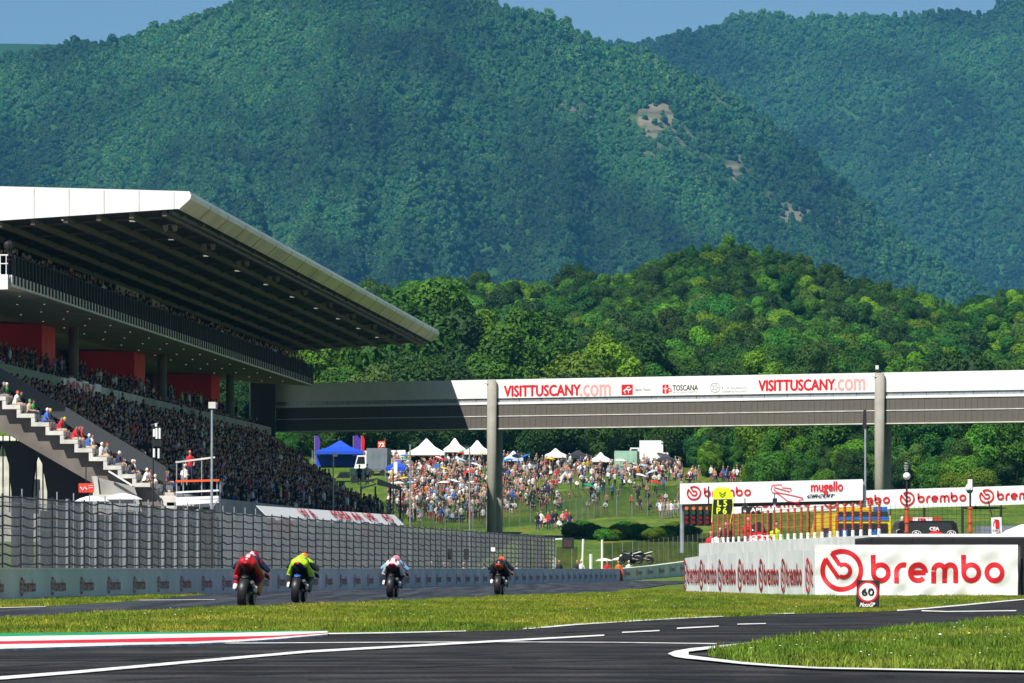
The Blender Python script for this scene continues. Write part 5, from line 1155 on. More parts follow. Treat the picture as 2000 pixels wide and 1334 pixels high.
# two posts carrying a globe and a camera, mesh between
fm2 = thing('mesh_fence', P(1830, 1050, 155.5), 'thin wire mesh panel between two orange posts above the black barrier', 'fence')
for k in range(26): x = 1712 + k*9.2; MB().cyl(P(x, 1052, 155.6), P(x, 984, 155.6), .005, n=4).build('wire', DARK, fm2)
for k in range(9): y = 990 + k*7.5; MB().cyl(P(1708, y, 155.6), P(1944, y, 155.6), .005, n=4).build('wire', DARK, fm2)
for px, lab in ((1771, 'orange post carrying a white globe and stacked antennas'), (1895, 'orange post carrying a white dome camera')):
    t = thing('equipment_post', P(px, 1060, 155.3), lab, 'post')
    MB().cyl(P(px, 1062, 155.3), P(px, 990, 155.3), .055, n=8).build('lower_post', ORAN, t)
    for yy in (994, 1021, 1040): MB().cyl(P(px, yy, 155.3), P(px, yy-3, 155.3), .08, n=8).build('clamp', ORAN, t)
    MB().cyl(P(px, 990, 155.3), P(px, 938 if px < 1800 else 962, 155.3), .03, n=8).build('upper_post', DARK, t)
    if px < 1800:
        MB().ball(P(px, 930, 155.3), .115, n=14, k=10).build('globe', WHITE, t, True)
        for yy, r_ in ((920, .05), (916, .07), (911, .07), (906, .055)): MB().cyl(P(px-1, yy, 155.3), P(px-1, yy-3, 155.3), r_, n=8).build('antenna_disc', STEEL, t)
        MB().cyl(P(px-1, 923, 155.3), P(px-1, 903, 155.3), .015, n=6).build('antenna_rod', DARK, t)
    else:
        MB().box(P(1889, 957, 155.4), P(1899, 936, 155.1)).build('camera_box', WHITE, t); MB().ball(P(1893, 953, 155.2), .12, (1,1,1), 12, 8).build('camera_shell', WHITE, t, True)
        MB().ball(P(1894, 958, 155.2), .105, (1,1,.9), 12, 8).build('camera_dome', GLASS, t, True); MB().box(P(1886, 935, 155.2), P(1896, 933, 155.1)).build('bracket', DARK, t)
# fire sign, cover, container
fs_ = thing('fire_sign', P(1946, 1050, 155), 'white fire point sign with red extinguisher and arrow', 'sign')
MB().prism([P(1937, 1044, 155), P(1957, 1043, 155), P(1956, 1010, 155), P(1936, 1011, 155)], (0, .03, 0)).build('plate', WHITE, fs_)
fT = lambda x, y: P(x, y, 154.98)
mb = MB(); mb.poly([fT(1944, 1032), fT(1952, 1032), fT(1952, 1019), fT(1950, 1016), fT(1946, 1016), fT(1944, 1019)]); mb.poly([fT(1942, 1014), fT(1951, 1015), fT(1951, 1017), fT(1942, 1016)]); ribbon(mb, [(1945, 1016), (1941, 1020), (1940, 1027)], 1.6, fT); mb.build('extinguisher_symbol', REDI, fs_)
mb = MB(); lettering(mb, 'FIRE', fT(1939, 1038.5), (1,0,0), (0,0,1), 15/F*155, 4.5/F*155); mb.build('lettering', INK, fs_)
mb = MB(); ribbon(mb, [(1954, 1038.5), (1947, 1042)], 1.4, fT); mb.poly([fT(1944.5, 1043), fT(1948, 1039.5), fT(1949.5, 1043)]); mb.build('arrow', REDI, fs_)
MB().cyl(P(1938, 1010, 155.1), P(1930, 978, 155.1), .018, n=6).build('stick', DARK, fs_)
mb = MB(); R = []
for i in range(9):
    x = 1950 + i*14; hgt = 1050 - 26*math.sin(min(1, (i+.3)/4)*math.pi/2) - 1.5*math.sin(i*2.1); R.append([P(x, 1052, 157), P(x, hgt+4, 157), P(x, hgt, 157.6), P(x, hgt+2, 159), P(x, 1052, 159.6)])
mb.loft(R, closed=False, caps=False); tag(mb.build('covered_load', TARP, None, True), 'rounded heap under a white cover at the right edge', 'cover')
tag(MB().prism([P(1915, 1052, 163), P(1992, 1052, 163), P(1992, 1027, 163), P(1915, 1027, 163)], (0, 2, 0)).build('container', TARPG), 'low grey container behind the fire sign', 'container')
# ------------------------------------------------------------------ banners and start lights above the pit wall
def sign_at(name, xa, xb, ya, yb, ya2, yb2, Ya, Yb, m, label, cat='banner', th=.06):
    t = thing(name, P((xa+xb)/2, max(yb, yb2), (Ya+Yb)/2), label, cat)
    MB().prism([P(xa, yb, Ya), P(xb, yb2, Yb), P(xb, ya2, Yb), P(xa, ya, Ya)], (0, th, 0)).build('sheet', m, t); return t
YA = 228.
sa = sign_at('banner', 1328, 1685, 944.5, 985, 936, 977, YA, YA, VINYL, 'white banner with red emblem and outlined circuit map on the gantry')
def aT(x, y):
    f_ = (x-1328)/357; Y = YA; return P(x, y - 8.2*f_, Y) + Vector((0, -.03, 0))
mb = MB(); round_logo(mb, lambda a, b: aT(1341 + a*28.5, 977.5 - b*28), 0, 12); mb.build('emblem', REDI, sa)
cmap = [(1508,946),(1526,945),(1528,951),(1545,953),(1546,957),(1541,959),(1528,955),(1512,950),(1511,954),(1518,960),(1545,966),(1568,972),(1569,975),(1560,976),(1560,982),(1540,978),(1536,976),(1524,966),(1518,962),(1508,960),(1506,953)]
mb = MB(); ribbon(mb, [(x, y+6) for x, y in cmap], 1.7, aT, closed=True); mb.build('circuit_outline', REDI, sa)
mb = MB(); lettering(mb, 'mugello', aT(1584, 972), (1,0,.023), (0,0,1), 62/F*YA, 25/F*YA, bold=.015); mb.build('lettering', REDI, sa)
mb = MB(); lettering(mb, 'CIRCUIT', aT(1575, 978), (1,0,.023), (0,0,1), 52/F*YA, 6/F*YA, bold=.012, shear=.6); mb.build('lettering', INK, sa)
MB().beam(P(1330, 988, YA+.3), P(1690, 979, YA+.3), .15, .2).build('gantry_beam', DARK, sa)
for x in (1332, 1688): MB().cyl(P(x, 1080, YA+.3), P(x, 940, YA+.3), .09, n=8).build('gantry_post', STEEL, sa)
sb = sign_at('banner', 1425, 2120, 966, 1004, 944.5, 981, 252, 252, VINYL, 'long white banner with repeated red emblems behind the vehicles')
def sbT(x, y):
    f_ = (x-1425)/695; Y = 252; return P(x, y - 22*f_, Y) + Vector((0, -.04, 0))
for x0 in (1452, 1608, 1757, 1912):
    mb = MB(); round_logo(mb, lambda a, b: sbT(x0 + a*29.5, 999 - b*28), 0, 10); mb.build('emblem', REDI, sb)
for x in np.arange(1430, 2120, 75): MB().cyl(P(x, 1060, 258), P(x, 985, 258), .06, n=6).build('post', DARK, sb)
sl = thing('start_lights', P(1365, 1026, YA-1), 'black panel with four columns of amber, green and red lamps under the gantry', 'traffic light')
MB().box(P(1335, 1027, YA-.6), P(1392, 987, YA-.9)).build('panel', DARK, sl)
AMB = mat('amber_lens', (.55,.16,.02), .3); GRL = mat('green_lens', (.01,.07,.05), .3); RDL = mat('red_lens', (.14,.01,.012), .3)
for x in (1341, 1354.5, 1368, 1381.5):
    for y, m_ in ((993, AMB), (1001.5, GRL), (1011, RDL), (1020, RDL)): MB().cyl(P(x, y, YA-.9), P(x, y, YA-1.05), .085, n=12).build('lamp', m_, sl)
mb = MB(); lettering(mb, 'API', P(1466, 1000, 226), (1,0,0), (0,0,1), 20/F*226, 8/F*226, bold=.01)
ap = thing('small_sign', P(1455, 1004, 226), 'small black sign with white letters below the gantry banner', 'sign')
MB().box(P(1448, 1004, 226.3), P(1488, 990, 226.1)).build('plate', INK, ap); mb.build('lettering', WHITEI, ap)
# tall pole with long black loudspeaker
tp = thing('loudspeaker_pole', P(1690, 1060, 236), 'tall thin pole carrying a long black loudspeaker left of the right bridge column', 'pole')
MB().cyl(P(1690, 1060, 236), P(1690, 838, 236), .045, n=8).build('pole', STEEL, tp); MB().prism([P(1685, 838, 236), P(1693, 842, 236), P(1692, 800, 236), P(1687, 800, 236)], (0, .25, 0)).build('loudspeaker', DARK, tp)

# ------------------------------------------------------------------ ambulance and black service car
am = thing('ambulance', P(1660, 1112, 172), 'yellow ambulance with blue stripes and blue star signs behind the orange fence', 'ambulance')
x0, x1 = P(1627, 0, 172).x, P(1742, 0, 172).x; yb_ = 172.; L_ = 5.4; zt_ = 2.72
skew = Vector((-.10, 1, 0)).normalized()*L_          # the body runs away to the left
sec = lambda o_, dz=0: [Vector((x0, yb_, .45)) + o_, Vector((x1, yb_, .45)) + o_, Vector((x1, yb_, 2.2)) + o_, Vector((x1-.12, yb_, zt_+dz)) + o_, Vector((x0+.12, yb_, zt_+dz)) + o_, Vector((x0, yb_, 2.2)) + o_]
MB().loft([sec(Vector((0,0,0)), -.06), sec(skew*.03), sec(skew*.8), [v + Vector((0,0,-.2 if v.z > 2 else 0)) for v in sec(skew*.9)]]).build('body', YEL, am)
MB().prism([Vector((x0,yb_,.5))+skew*.9, Vector((x1,yb_,.5))+skew*.9, Vector((x1-.1,yb_,1.5))+skew*.9, Vector((x0+.1,yb_,1.5))+skew*.9], skew*.2).build('cab', YEL, am)
aq = lambda x, y: P(x, y, 171.96)
for xa, xb in ((1634, 1681), (1684, 1735)): 
    d = MB().prism([aq(xa, 1062), aq(xb, 1062), aq(xb-1, 1022), aq(xa+1, 1022)], (0, .03, 0)).build('rear_door', DARK, am); MB().poly([aq(xa+3, 1058) + Vector((0,-.012,0)), aq(xb-3, 1058) + Vector((0,-.012,0)), aq(xb-4, 1025) + Vector((0,-.012,0)), aq(xa+4, 1025) + Vector((0,-.012,0))]).build('window', GLASS, d)
MB().prism([aq(1629, 1016), aq(1741, 1016), aq(1741, 1009.5), aq(1629, 1009.5)], (0, .03, 0)).build('stripe', BLUE, am)
MB().prism([aq(1637, 1008), aq(1735, 1008), aq(1734, 999), aq(1638, 999)], (0, .035, 0)).build('top_window', GLASS, am)
mb = MB()
for a in (0, 60, 120): c_, s_ = math.cos(math.radians(90+a)), math.sin(math.radians(90+a)); ribbon(mb, [(1709-9*c_, 1043-9*s_), (1709+9*c_, 1043+9*s_)], 5, lambda x, y: aq(x, y) + Vector((0, -.02 - .0005*a, 0)))
mb.build('star_sign', BLUE, am); MB().poly([aq(1644, 1053)+Vector((0,-.02,0)), aq(1655, 1053)+Vector((0,-.02,0)), aq(1655, 1034)+Vector((0,-.02,0)), aq(1644, 1034)+Vector((0,-.02,0))]).build('blue_sign', BLUE, am)
lb_ = MB().box((x0+.2, yb_+.1, zt_+.005), (x1-.2, yb_+.5, zt_+.16)); lb_.build('light_bar', mat('amber_bar', (.7,.45,.02), .3), am); MB().box((x1-.62, yb_+.05, zt_+.01), (x1-.15, yb_+.55, zt_+.18)).build('blue_beacon', BLUE, am)
MB().prism([Vector((x0-.01, yb_, 1.2))+skew*.08, Vector((x0-.01, yb_, 1.2))+skew*.8, Vector((x0-.01, yb_, 1.45))+skew*.8, Vector((x0-.01, yb_, 1.45))+skew*.08], (-.015, 0, 0)).build('stripe', BLUE, am)
MB().prism([Vector((x0-.012, yb_, 1.65))+skew*.1, Vector((x0-.012, yb_, 1.65))+skew*.45, Vector((x0-.012, yb_, 2.2))+skew*.45, Vector((x0-.012, yb_, 2.2))+skew*.1], (-.01, 0, 0)).build('side_window', GLASS, am)
for s_ in (x0+.12, x1-.12):
    for k in (.15, .82): q = Vector((s_, yb_, .34)) + skew*k; MB().cyl(q - Vector((.12,0,0)), q + Vector((.12,0,0)), .34, n=16).build('wheel', TYRE, am)
for s_ in (x0+.06, x1-.06): MB().cyl(Vector((s_, yb_-.03, 1.1)), Vector((s_, yb_-.06, 2.6)), .03, n=6).build('corner_trim', YEL, am)
car = thing('service_car', P(1812, 1112, 158), 'black service car with white lettering, orange light bar and red spare wheel cover', 'car')
cx0, cx1 = P(1747, 0, 158).x, P(1878, 0, 158).x; yc_ = 158.
def csec(y, zl, zr, zt2, ins): return [Vector((cx0, y, zl)), Vector((cx1, y, zl)), Vector((cx1+.02, y, zr)), Vector((cx1-ins, y, zt2-.08)), Vector((cx1-ins-.12, y, zt2)), Vector((cx0+ins+.12, y, zt2)), Vector((cx0+ins, y, zt2-.08)), Vector((cx0-.02, y, zr))]
BLP = C('black_car_paint', (.012,.012,.014), .2)
MB().loft([csec(yc_, .5, 1.5, 2.22, .14), csec(yc_+.15, .45, 1.5, 2.3, .14), csec(yc_+2.4, .45, 1.5, 2.32, .16), csec(yc_+3.2, .45, 1.5, 1.6, .1), csec(yc_+4.4, .5, 1.3, 1.45, .1)]).build('body', BLP, car, False)
cq = lambda x, y, o_=.02: P(x, y, yc_ - o_)
rw = MB().prism([cq(1765, 1042), cq(1862, 1042), cq(1856, 1021), cq(1771, 1021)], (0, .01, 0)).build('rear_window', GLASS, car)
mb = MB(); lettering(mb, 'CEA', cq(1816, 1036, .05), (1,0,0), (0,0,1), 18/F*158, 6.5/F*158, bold=.012); mb.build('lettering', WHITEI, car)
for x in (1790, 1858):
    mb = MB(); T_ = lambda a, b: cq(a, b, .05); ribbon(mb, [(x+8.5*math.cos(t), 1042+5.5*math.sin(t)) for t in [2*math.pi*i/20 for i in range(20)]], 1.2, T_, closed=True); ribbon(mb, [(x-4, 1042), (x-1, 1039), (x+2, 1043), (x+5, 1040)], 2, T_); ribbon(mb, [(x-3, 1045), (x+3, 1044)], 1.4, T_); mb.build('oval_emblem', WHITEI, car)
q = P(1828, 1060, 157.9); MB().cyl(q + Vector((0,.02,0)), q + Vector((0,-.22,0)), .36, .33, 24).build('spare_wheel_cover', REDP, car, False)
MB().box(cq(1765, 1018, -.4), cq(1836, 1010, -.7)).build('light_bar', mat('orange_bar', (.45,.07,.02), .3), car); MB().box(cq(1783, 1019, -.35), cq(1819, 1011, -.75)).build('light_box', WHITE, car)
mb = MB(); lettering(mb, 'CEA', cq(1793, 1017.5, -.34), (1,0,0), (0,0,1), 16/F*158, 5/F*158, bold=.01); mb.build('lettering', REDI, car)
for x in (cx0+.15, cx1-.15):
    for k in (.7, 3.6): MB().cyl((x-.13, yc_+k, .36), (x+.13, yc_+k, .36), .36, n=16).build('wheel', TYRE, car)
for x in (1752, 1873): MB().box(cq(x-3, 1062, .03), cq(x+3, 1050, .0)).build('tail_lamp', REDI, car)
mb = MB(); mb.tube([cq(1751, 1049, .05), cq(1751, 1036, .05), cq(1757, 1034, .05)], .02, 6); mb.build('mirror_arm', STEEL, car)

# ------------------------------------------------------------------ people, pit board and machines behind the orange fence
RZ = -math.pi/2
def marshal(px, Y, kd, lb, sh, pa_, cp, z=.75, rz=RZ, s=1.): return person(kd, ((px-1000)/F*Y, Y, z), rz, lb, None, sh, pa_, cp, s)
pp_ = MB().prism([(7.9, 206, -.02), (11.6, 154.2, -.02), (60, 154.2, -.02), (60, 240, -.02), (9.6, 240, -.02)], (0, 0, .74)).build('pit_platform', CONC); tag(pp_, kind='structure')
marshal(1418, 204, 5, 'crew member in dark clothes holding up the fluorescent pit board', 'black', 'black', None, z=.95)
marshal(1405, 206, 4, 'crew member in white and red with a white cap behind the fence', 'white', 'red', 'white', z=.72, s=.98)
marshal(1389, 210, 7, 'crew member in red leaning beside the fence end', 'red', 'red', None, z=.72, s=.95)
marshal(1462, 196, 4, 'crew member in red top behind the red scooter', 'red', 'black', 'red', z=1.05)
marshal(1516, 194, 4, 'crew member in fluorescent yellow top behind the fence', 'neon', 'black', None, z=.85)
marshal(1762, 166, 4, 'marshal with pale cap beside the black car', 'orange', 'navy', 'white', z=.72)
pb = thing('pit_board', P(1412, 1030, 200), 'fluorescent yellow pit board with fox head outline showing L5 over P6', 'sign')
pq = lambda x, y, o_=0: P(x, y, 199.8 - o_)
MB().prism([pq(1392, 975), pq(1431, 974), pq(1425, 953.5), pq(1399, 952.5), pq(1393, 960)], (0, .05, 0)).build('top_panel', NEON, pb)
MB().prism([pq(1393, 1005), pq(1430, 1004), pq(1431, 974.5), pq(1392, 975.5)], (0, .05, 0)).build('slot_panel', INK, pb)
mb = MB(); lettering(mb, 'L 5', pq(1401.5, 989, .02), (1,0,0), (0,0,1), 18/F*200, 12/F*200, bold=.014); lettering(mb, 'P 6', pq(1400, 1003.5, .02), (1,0,0), (0,0,1), 19/F*200, 12/F*200, bold=.014); mb.build('digits', NEON, pb)
mb = MB(); fx = [(1405,960),(1408,965),(1414,965),(1417,960),(1416,967),(1411,972),(1406,967)]; ribbon(mb, fx, .9, lambda x, y: pq(x, y, .015), closed=True); ribbon(mb, [(1405,960),(1411,966),(1417,960)], .8, lambda x, y: pq(x, y, .017)); ribbon(mb, [(1407,967),(1411,969),(1415,967)], .8, lambda x, y: pq(x, y, .018)); mb.build('fox_outline', INK, pb)
MB().tube([pq(1384, 1005), pq(1384, 975), pq(1384, 950)], .03, 6).build('pole', DARK, pb)
MB().tube([pq(1390, 1020), pq(1392, 985), pq(1396, 960), pq(1404, 951), pq(1422, 952), pq(1430, 965), pq(1432, 990), pq(1426, 1022)], .016, 5).build('frame', NEON, pb)
for px, py in ((1455, 985), (1513, 975)):
    t = thing('antenna_camera', P(px, 1010, 199), 'small black and white camera on a thin mast ' + ('left' if px < 1500 else 'right') + ' of the gantry lettering', 'camera')
    MB().cyl(P(px, 1040, 199), P(px, py-12, 199), .02, n=6).build('mast', DARK, t); MB().box(P(px-4, py+9, 199), P(px+5, py-2, 198.7)).build('camera_body', DARK, t); MB().box(P(px-3, py+15, 199), P(px+2, py+9, 198.75)).build('white_base', WHITE, t)
sc_ = thing('scooter', (P(1482, 0, 194).x, 194, .72), 'red scooter with rounded fairing and white oval emblem behind the fence', 'scooter')
o_ = ORG[sc_.name]
def at_(pts): return [(o_.x+a, o_.y+b, o_.z+c) for a, b, c in pts]
def ov(y, zc, w, h, n=14): return at_([(w*math.cos(t), y, zc + h*math.sin(t)) for t in [2*math.pi*i/n for i in range(n)]])
MB().loft([ov(-.3, 1.0, .35, .25), ov(-.1, 1.05, .62, .42), ov(.25, 1.05, .62, .45), ov(.6, 1.2, .4, .4), ov(.9, 1.35, .2, .2)]).build('fairing', C('red_fairing', (.55,.012,.015), .25), sc_, True)
MB().loft([ov(.3, 1.5, .3, .06), ov(.5, 1.75, .22, .05), ov(.6, 1.85, .1, .03)]).build('windscreen', GLASS, sc_, True)
mb = MB(); ribbon(mb, [(.42*math.cos(t), 1.18+.2*math.sin(t)) for t in [math.pi*i/12 for i in range(13)]], .03, lambda a, b: (o_.x+a, o_.y-.36, o_.z+b)); lettering(mb, 'GAS', (o_.x-.22, o_.y-.36, o_.z+1.1), (1,0,0), (0,0,1), .44, .14, bold=.01); mb.build('lettering', WHITEI, sc_)
for y in (-.1, 1.2): MB().cyl(at_([(-.07, y, .28)])[0], at_([(.07, y, .28)])[0], .28, n=16).build('wheel', TYRE, sc_)
for s_ in (-1, 1): MB().tube(at_([(.1*s_, .55, 1.5), (.45*s_, .45, 1.55)]), .025, 6).build('handlebar', DARK, sc_)
MB().box(at_([(-.55, -.34, .75)])[0], at_([(-.33, -.3, .98)])[0]).build('number_plate', WHITE, sc_)
mm = motorcycle(Vector((P(1540, 0, 190).x, 190, .72)), (0, .05, -1.2), 'black and white motorcycle parked behind the orange fence', LK, LW, LK, None); mm.scale = (1.05,)*3

# ------------------------------------------------------------------ poles, scaffold and umbrellas in front of the stand
def ground_at(px, Y): return Vector(((px-1000)/F*Y, Y, 0))
lp = thing('lamp_post', ground_at(413, 215), 'grey post with a pale box lamp in front of the crowded lower tier', 'lamp post')
MB().cyl(ground_at(413, 215), P(414, 800, 215), .06, .045, n=8).build('post', STEEL, lp); MB().box(P(408, 798, 215.2), P(421, 785, 214.9)).build('lamp_box', CONCL, lp); MB().box(P(421, 799, 215.2), P(424, 786, 215)).build('bracket', STEEL, lp)
am_ = thing('antenna_mast', ground_at(301, 222), 'slim mast carrying white panel antennas beside the sunlit steps', 'antenna mast')
MB().cyl(ground_at(299, 222), P(299, 828, 222), .035, n=6).build('mast', DARK, am_)
for x, y0_, y1_ in ((301, 853, 838), (306, 857, 836), (312, 857, 836), (301, 893, 876), (310, 895, 876), (305, 833, 827)): MB().cyl(P(x, y0_, 221.8), P(x, y1_, 221.8), .05, n=8).build('panel_antenna', WHITE, am_)
for x in (302, 307, 312): MB().box(P(x-2.5, 872, 222), P(x+2.5, 859, 221.7)).build('radio_box', DARK, am_)
MB().beam(P(296, 830, 222), P(309, 826, 222), .04, .04).build('bracket', STEEL, am_)
sf = thing('scaffold_tower', ground_at(385, 300), 'scaffold tower with pale decks and a red top rail in front of the stand', 'scaffold')
for x, y in ((345, 900), (358, 905), (394, 893), (424, 938), (430, 940)): MB().cyl(ground_at(x, 300), P(x, y, 300), .035, n=6).build('pole', STEEL, sf)
MB().beam(P(343, 903, 300), P(420, 893, 300), .12, .1).build('top_bar', CONCL, sf); MB().beam(P(343, 940, 299.9), P(428, 938, 299.9), .1, .12).build('red_rail', ORED, sf)
for y0_, y1_, h in ((962, 958, .1), (975, 972, .2), (983, 978, .25)): MB().beam(P(345, y0_, 300), P(428, y1_, 300), 1.4, h).build('deck', WHITE, sf)
MB().beam(P(413, 992, 299), P(428, 975, 299), .06, .06).build('brace', STEEL, sf)
tk = [P(308, 985, 302), P(345, 985, 302)]; tag(MB().prism([P(308, 994, 302), P(345, 994, 302), P(345, 968, 302), P(308, 968, 302)], (0, 1.5, 0)).build('concrete_block', CONCL), 'pale concrete block beside the foot of the sunlit steps', 'block')
person(4, P(371, 938, 301.5), RZ, 'man in red standing on the scaffold tower', None, 'red', 'navy', None)
person(0, P(361, 936, 301.6), RZ, 'seated man in white top on the scaffold tower', None, 'white', 'grey', 'white')
def parasol(px, py, w, Y, m, label, n=8, drop=.32, tilt=0, group=None, zg=None):
    t = thing('parasol', (ground_at(px, Y).x, Y, zg if zg is not None else bank_z(ground_at(px, Y).x, Y)), label, 'parasol', group)
    r_ = w/2/F*Y; c = P(px, py, Y); mb = MB(); R = []
    for f_, dz in ((.02, 0), (.35, -.05), (.7, -.16), (1, -drop)): R.append([c + Vector((r_*f_*math.cos(a), r_*f_*math.sin(a), dz*r_ + tilt*r_*f_*math.cos(a))) for a in [2*math.pi*i/(n*2) for i in range(n*2)]])
    mb.loft(R, caps=False)
    if isinstance(m, list): mb.m = [(i % (n*2))//2 % len(m) for i in range(len(mb.m))]
    mb.build('canopy', m, t); MB().cyl(Vector((c.x, c.y, ORG[t.name].z)), c, .025, n=6).build('pole', STEEL, t); return t
parasol(240, 963, 78, 240, TARP, 'large white parasol below the sunlit steps', zg=0); parasol(180, 968, 70, 236, TARP, 'white parasol half hidden behind the larger white one', zg=0)
rs = thing('red_sign', P(168, 975, 262), 'small red sign with white wing emblem in the shade under the stand', 'sign')
MB().box(P(154, 962, 262), P(183, 944, 261.9)).build('plate', mat('red_sign_paint', (.75,.06,.03), .5), rs); mb = MB(); T_ = lambda x, y: P(x, y, 261.86); ribbon(mb, [(157, 951), (162, 957), (165, 951), (170, 956)], 2, T_); ribbon(mb, [(173, 949), (181, 948)], 1, T_); ribbon(mb, [(173, 953), (181, 952)], 1, T_); mb.build('emblem', WHITEI, rs); MB().cyl(P(168, 944, 262), P(168, 900, 262), .03, n=5).build('hanger', DARK, rs)
bw = thing('hanging_banner', (S(290, -8.5, 0)), 'white banner with red hand lettering hung on an added rail below the lower tier', 'banner')  # cloth tilted and set forward on an added rail to catch the sun
def HB(x, f_, o_=0):                     # f_ 0 at the lower edge, 1 at the upper edge of the sloping cloth
    Y = 31.1/(1690-x)*F; zt2 = CH + (HOR - np.interp(x, [500, 765], [988, 1006]))/F*Y
    return S(Y, -8.5 - .55*(1-f_) - o_*.7, zt2 - .55*(1-f_) + o_*.7)
for k, x in enumerate(np.arange(500, 764, 13.5)):
    dz = [0, .2, -.1, .15][k % 4]; q = [HB(x, -.15-dz), HB(x+13.2, -.1-dz*.6), HB(x+13.2, 1), HB(x, 1)]; MB().prism(q, (.015, 0, .02)).build('cloth', TARP, bw)
    MB().cyl(HB(x, 1) - Vector((.05,0,0)), Vector((HB(x, 1).x-.05, HB(x, 1).y, 0)), .03, n=5).build('post', DARK, bw)
for txt, xa, xb in (('W A', 575, 602), ('FORZA', 640, 672), ('AA', 677, 694), ('VR', 703, 722), ('RO', 740, 755)):
    p0 = HB(xa, .1, .08); ex_ = (HB(xb, .1, .08) - p0); mb = MB(); lettering(mb, txt, p0, ex_.normalized(), (HB(xa, .9, .08) - p0).normalized(), ex_.length, .6, bold=.06); mb.build('lettering', REDI, bw)
# thin camera masts near the far end of the lower tier
for px, py, lb in ((651, 885, 'thin white pole with a small lamp head in front of the far lower tier'), (801, 868, 'grey frame mast with white panel near the end of the stand'), (768, 915, 'thin dark mast near the end of the stand'), (917, 875, 'thin mast in front of the white tents')):
    t = thing('mast', ground_at(px, 345), lb, 'mast'); MB().cyl(ground_at(px, 345), P(px, py, 345), .05, n=6).build('pole', STEEL if px != 768 else DARK, t)
    if px == 651: MB().box(P(650, 892, 345.2), P(659, 884, 344.9)).build('lamp_head', WHITE, t)
    if px == 801: MB().tube([P(768, 900, 345), P(769, 900, 345), P(772, 899, 345), P(795, 898, 345)], .05, 6).build('arm', STEEL, t); MB().box(P(769, 925, 345.2), P(776, 902, 344.9)).build('panel', WHITE, t)
pf = thing('camera_platform', P(735, 1000, 440), 'raised truss platform with pale railing at the far end of the lower tier', 'platform')
MB().beam(P(686, 943, 440), P(738, 935, 440), .12, .12).build('rail', CONCL, pf); MB().beam(P(703, 955, 440), P(735, 945, 440), .12, .12).build('rail', CONCL, pf); MB().prism([P(738, 935, 440), P(780, 950, 440), P(786, 958, 440), P(736, 946, 440)], (0, 3, 0)).build('deck', CONC, pf)
for a, b in (((690, 944), (690, 955)), ((698, 942), (710, 952)), ((710, 952), (722, 938)), ((722, 938), (735, 945))): MB().beam(P(*a, 440), P(*b, 440), .07, .07).build('brace', CONCL, pf)
for x in (705, 733, 762, 782): MB().cyl(P(x, 950, 441), P(x, 1040, 441), .08, n=6).build('leg', DARK, pf)
person(4, P(702, 948, 441), RZ, 'man in dark clothes standing on the truss platform', None, 'navy', 'black', None); person(4, P(717, 946, 441), RZ, 'man in white top and white cap on the truss platform', None, 'white', 'navy', 'white')

# ------------------------------------------------------------------ tents, vehicles and flags on the bank
def gazebo(px, w, Y, he, hp, m, label, walls=None):
    X = ground_at(px, Y).x; z = bank_z(X, Y); r_ = w/2/F*Y; t = thing('gazebo', (X, Y, z), label, 'tent')
    q = [(X-r_, Y-r_*.8, z+he), (X+r_, Y-r_*.8, z+he), (X+r_, Y+r_*.8, z+he), (X-r_, Y+r_*.8, z+he)]; mb = MB()
    m1 = [((a[0]*.45+X*.55), (a[1]*.45+Y*.55), z+he+(hp-he)*.42) for a in q]; tp_ = [(X+dx*.08, Y+dy*.08, z+hp) for dx, dy in ((-1,-1),(1,-1),(1,1),(-1,1))]; lo = [(a[0], a[1], a[2]-.35) for a in q]
    mb.loft([lo, q, m1, tp_]); mb.build('canopy', m, t)
    for a in q: MB().cyl((a[0], a[1], z-.5), (a[0], a[1], a[2]), .05, n=5).build('leg', STEEL, t)
    if walls: MB().prism([(X-r_, Y+r_*.78, z-.4), (X+r_, Y+r_*.78, z-.4), (X+r_, Y+r_*.78, z+he-.4), (X-r_, Y+r_*.78, z+he-.4)], (0, .05, 0)).build('back_wall', walls, t)
    return t
gazebo(664, 96, 632, 1.9, 3.3, TARPB, 'large bright blue tent near the end of the stand', TARPB)
gazebo(833, 72, 628, 2.0, 3.7, TARP, 'tallest white peaked tent left of the bridge column', TARPK); gazebo(888, 44, 636, 2.0, 3.4, TARP, 'low white tent between the two peaked tents', TARPK); gazebo(932, 52, 630, 2.0, 3.4, TARP, 'white peaked tent touching the bridge column', TARPK); gazebo(905, 40, 646, 2.0, 3.2, TARP, 'small white tent behind the low one')
gazebo(1003, 38, 622, 1.6, 2.5, mat('pale_blue_tarpaulin', (.5,.62,.75), .6), 'pale blue tent just right of the bridge column', TARPK); gazebo(1085, 42, 626, 1.8, 2.6, TARP, 'white tent under the dark trees', TARPK); gazebo(1173, 36, 618, 1.7, 2.5, TARP, 'white tent at the right end of the dark awnings', TARPK)
gazebo(1128, 55, 630, 1.5, 2.2, TARPK, 'dark awning between two white tents'); gazebo(1300, 40, 618, 1.6, 2.4, TARPK, 'dark awning behind the gantry banner end'); gazebo(640, 60, 650, 1.9, 2.6, TARPK, 'dark awning behind the blue tent'); gazebo(775, 44, 600, 1.6, 2.6, TARPB, 'small blue tent with yellow flags below the truck')
tt_ = thing('camping_tent', (ground_at(1099, 596).x, 596, bank_z(0, 596)), 'small white camping tent standing on the open lawn', 'tent'); c = ORG[tt_.name]
MB().prism([c + Vector((-1.2,0,-.2)), c + Vector((1.2,.5,-.2)), c + Vector((.3,.3,1.4))], (.4, 2.2, .1)).build('canopy', TARP, tt_); MB().prism([c + Vector((-.3,-.02,-.2)), c + Vector((.6,.2,-.2)), c + Vector((.2,.1,1.0))], (0,-.02,0)).build('door', TARPG, tt_)
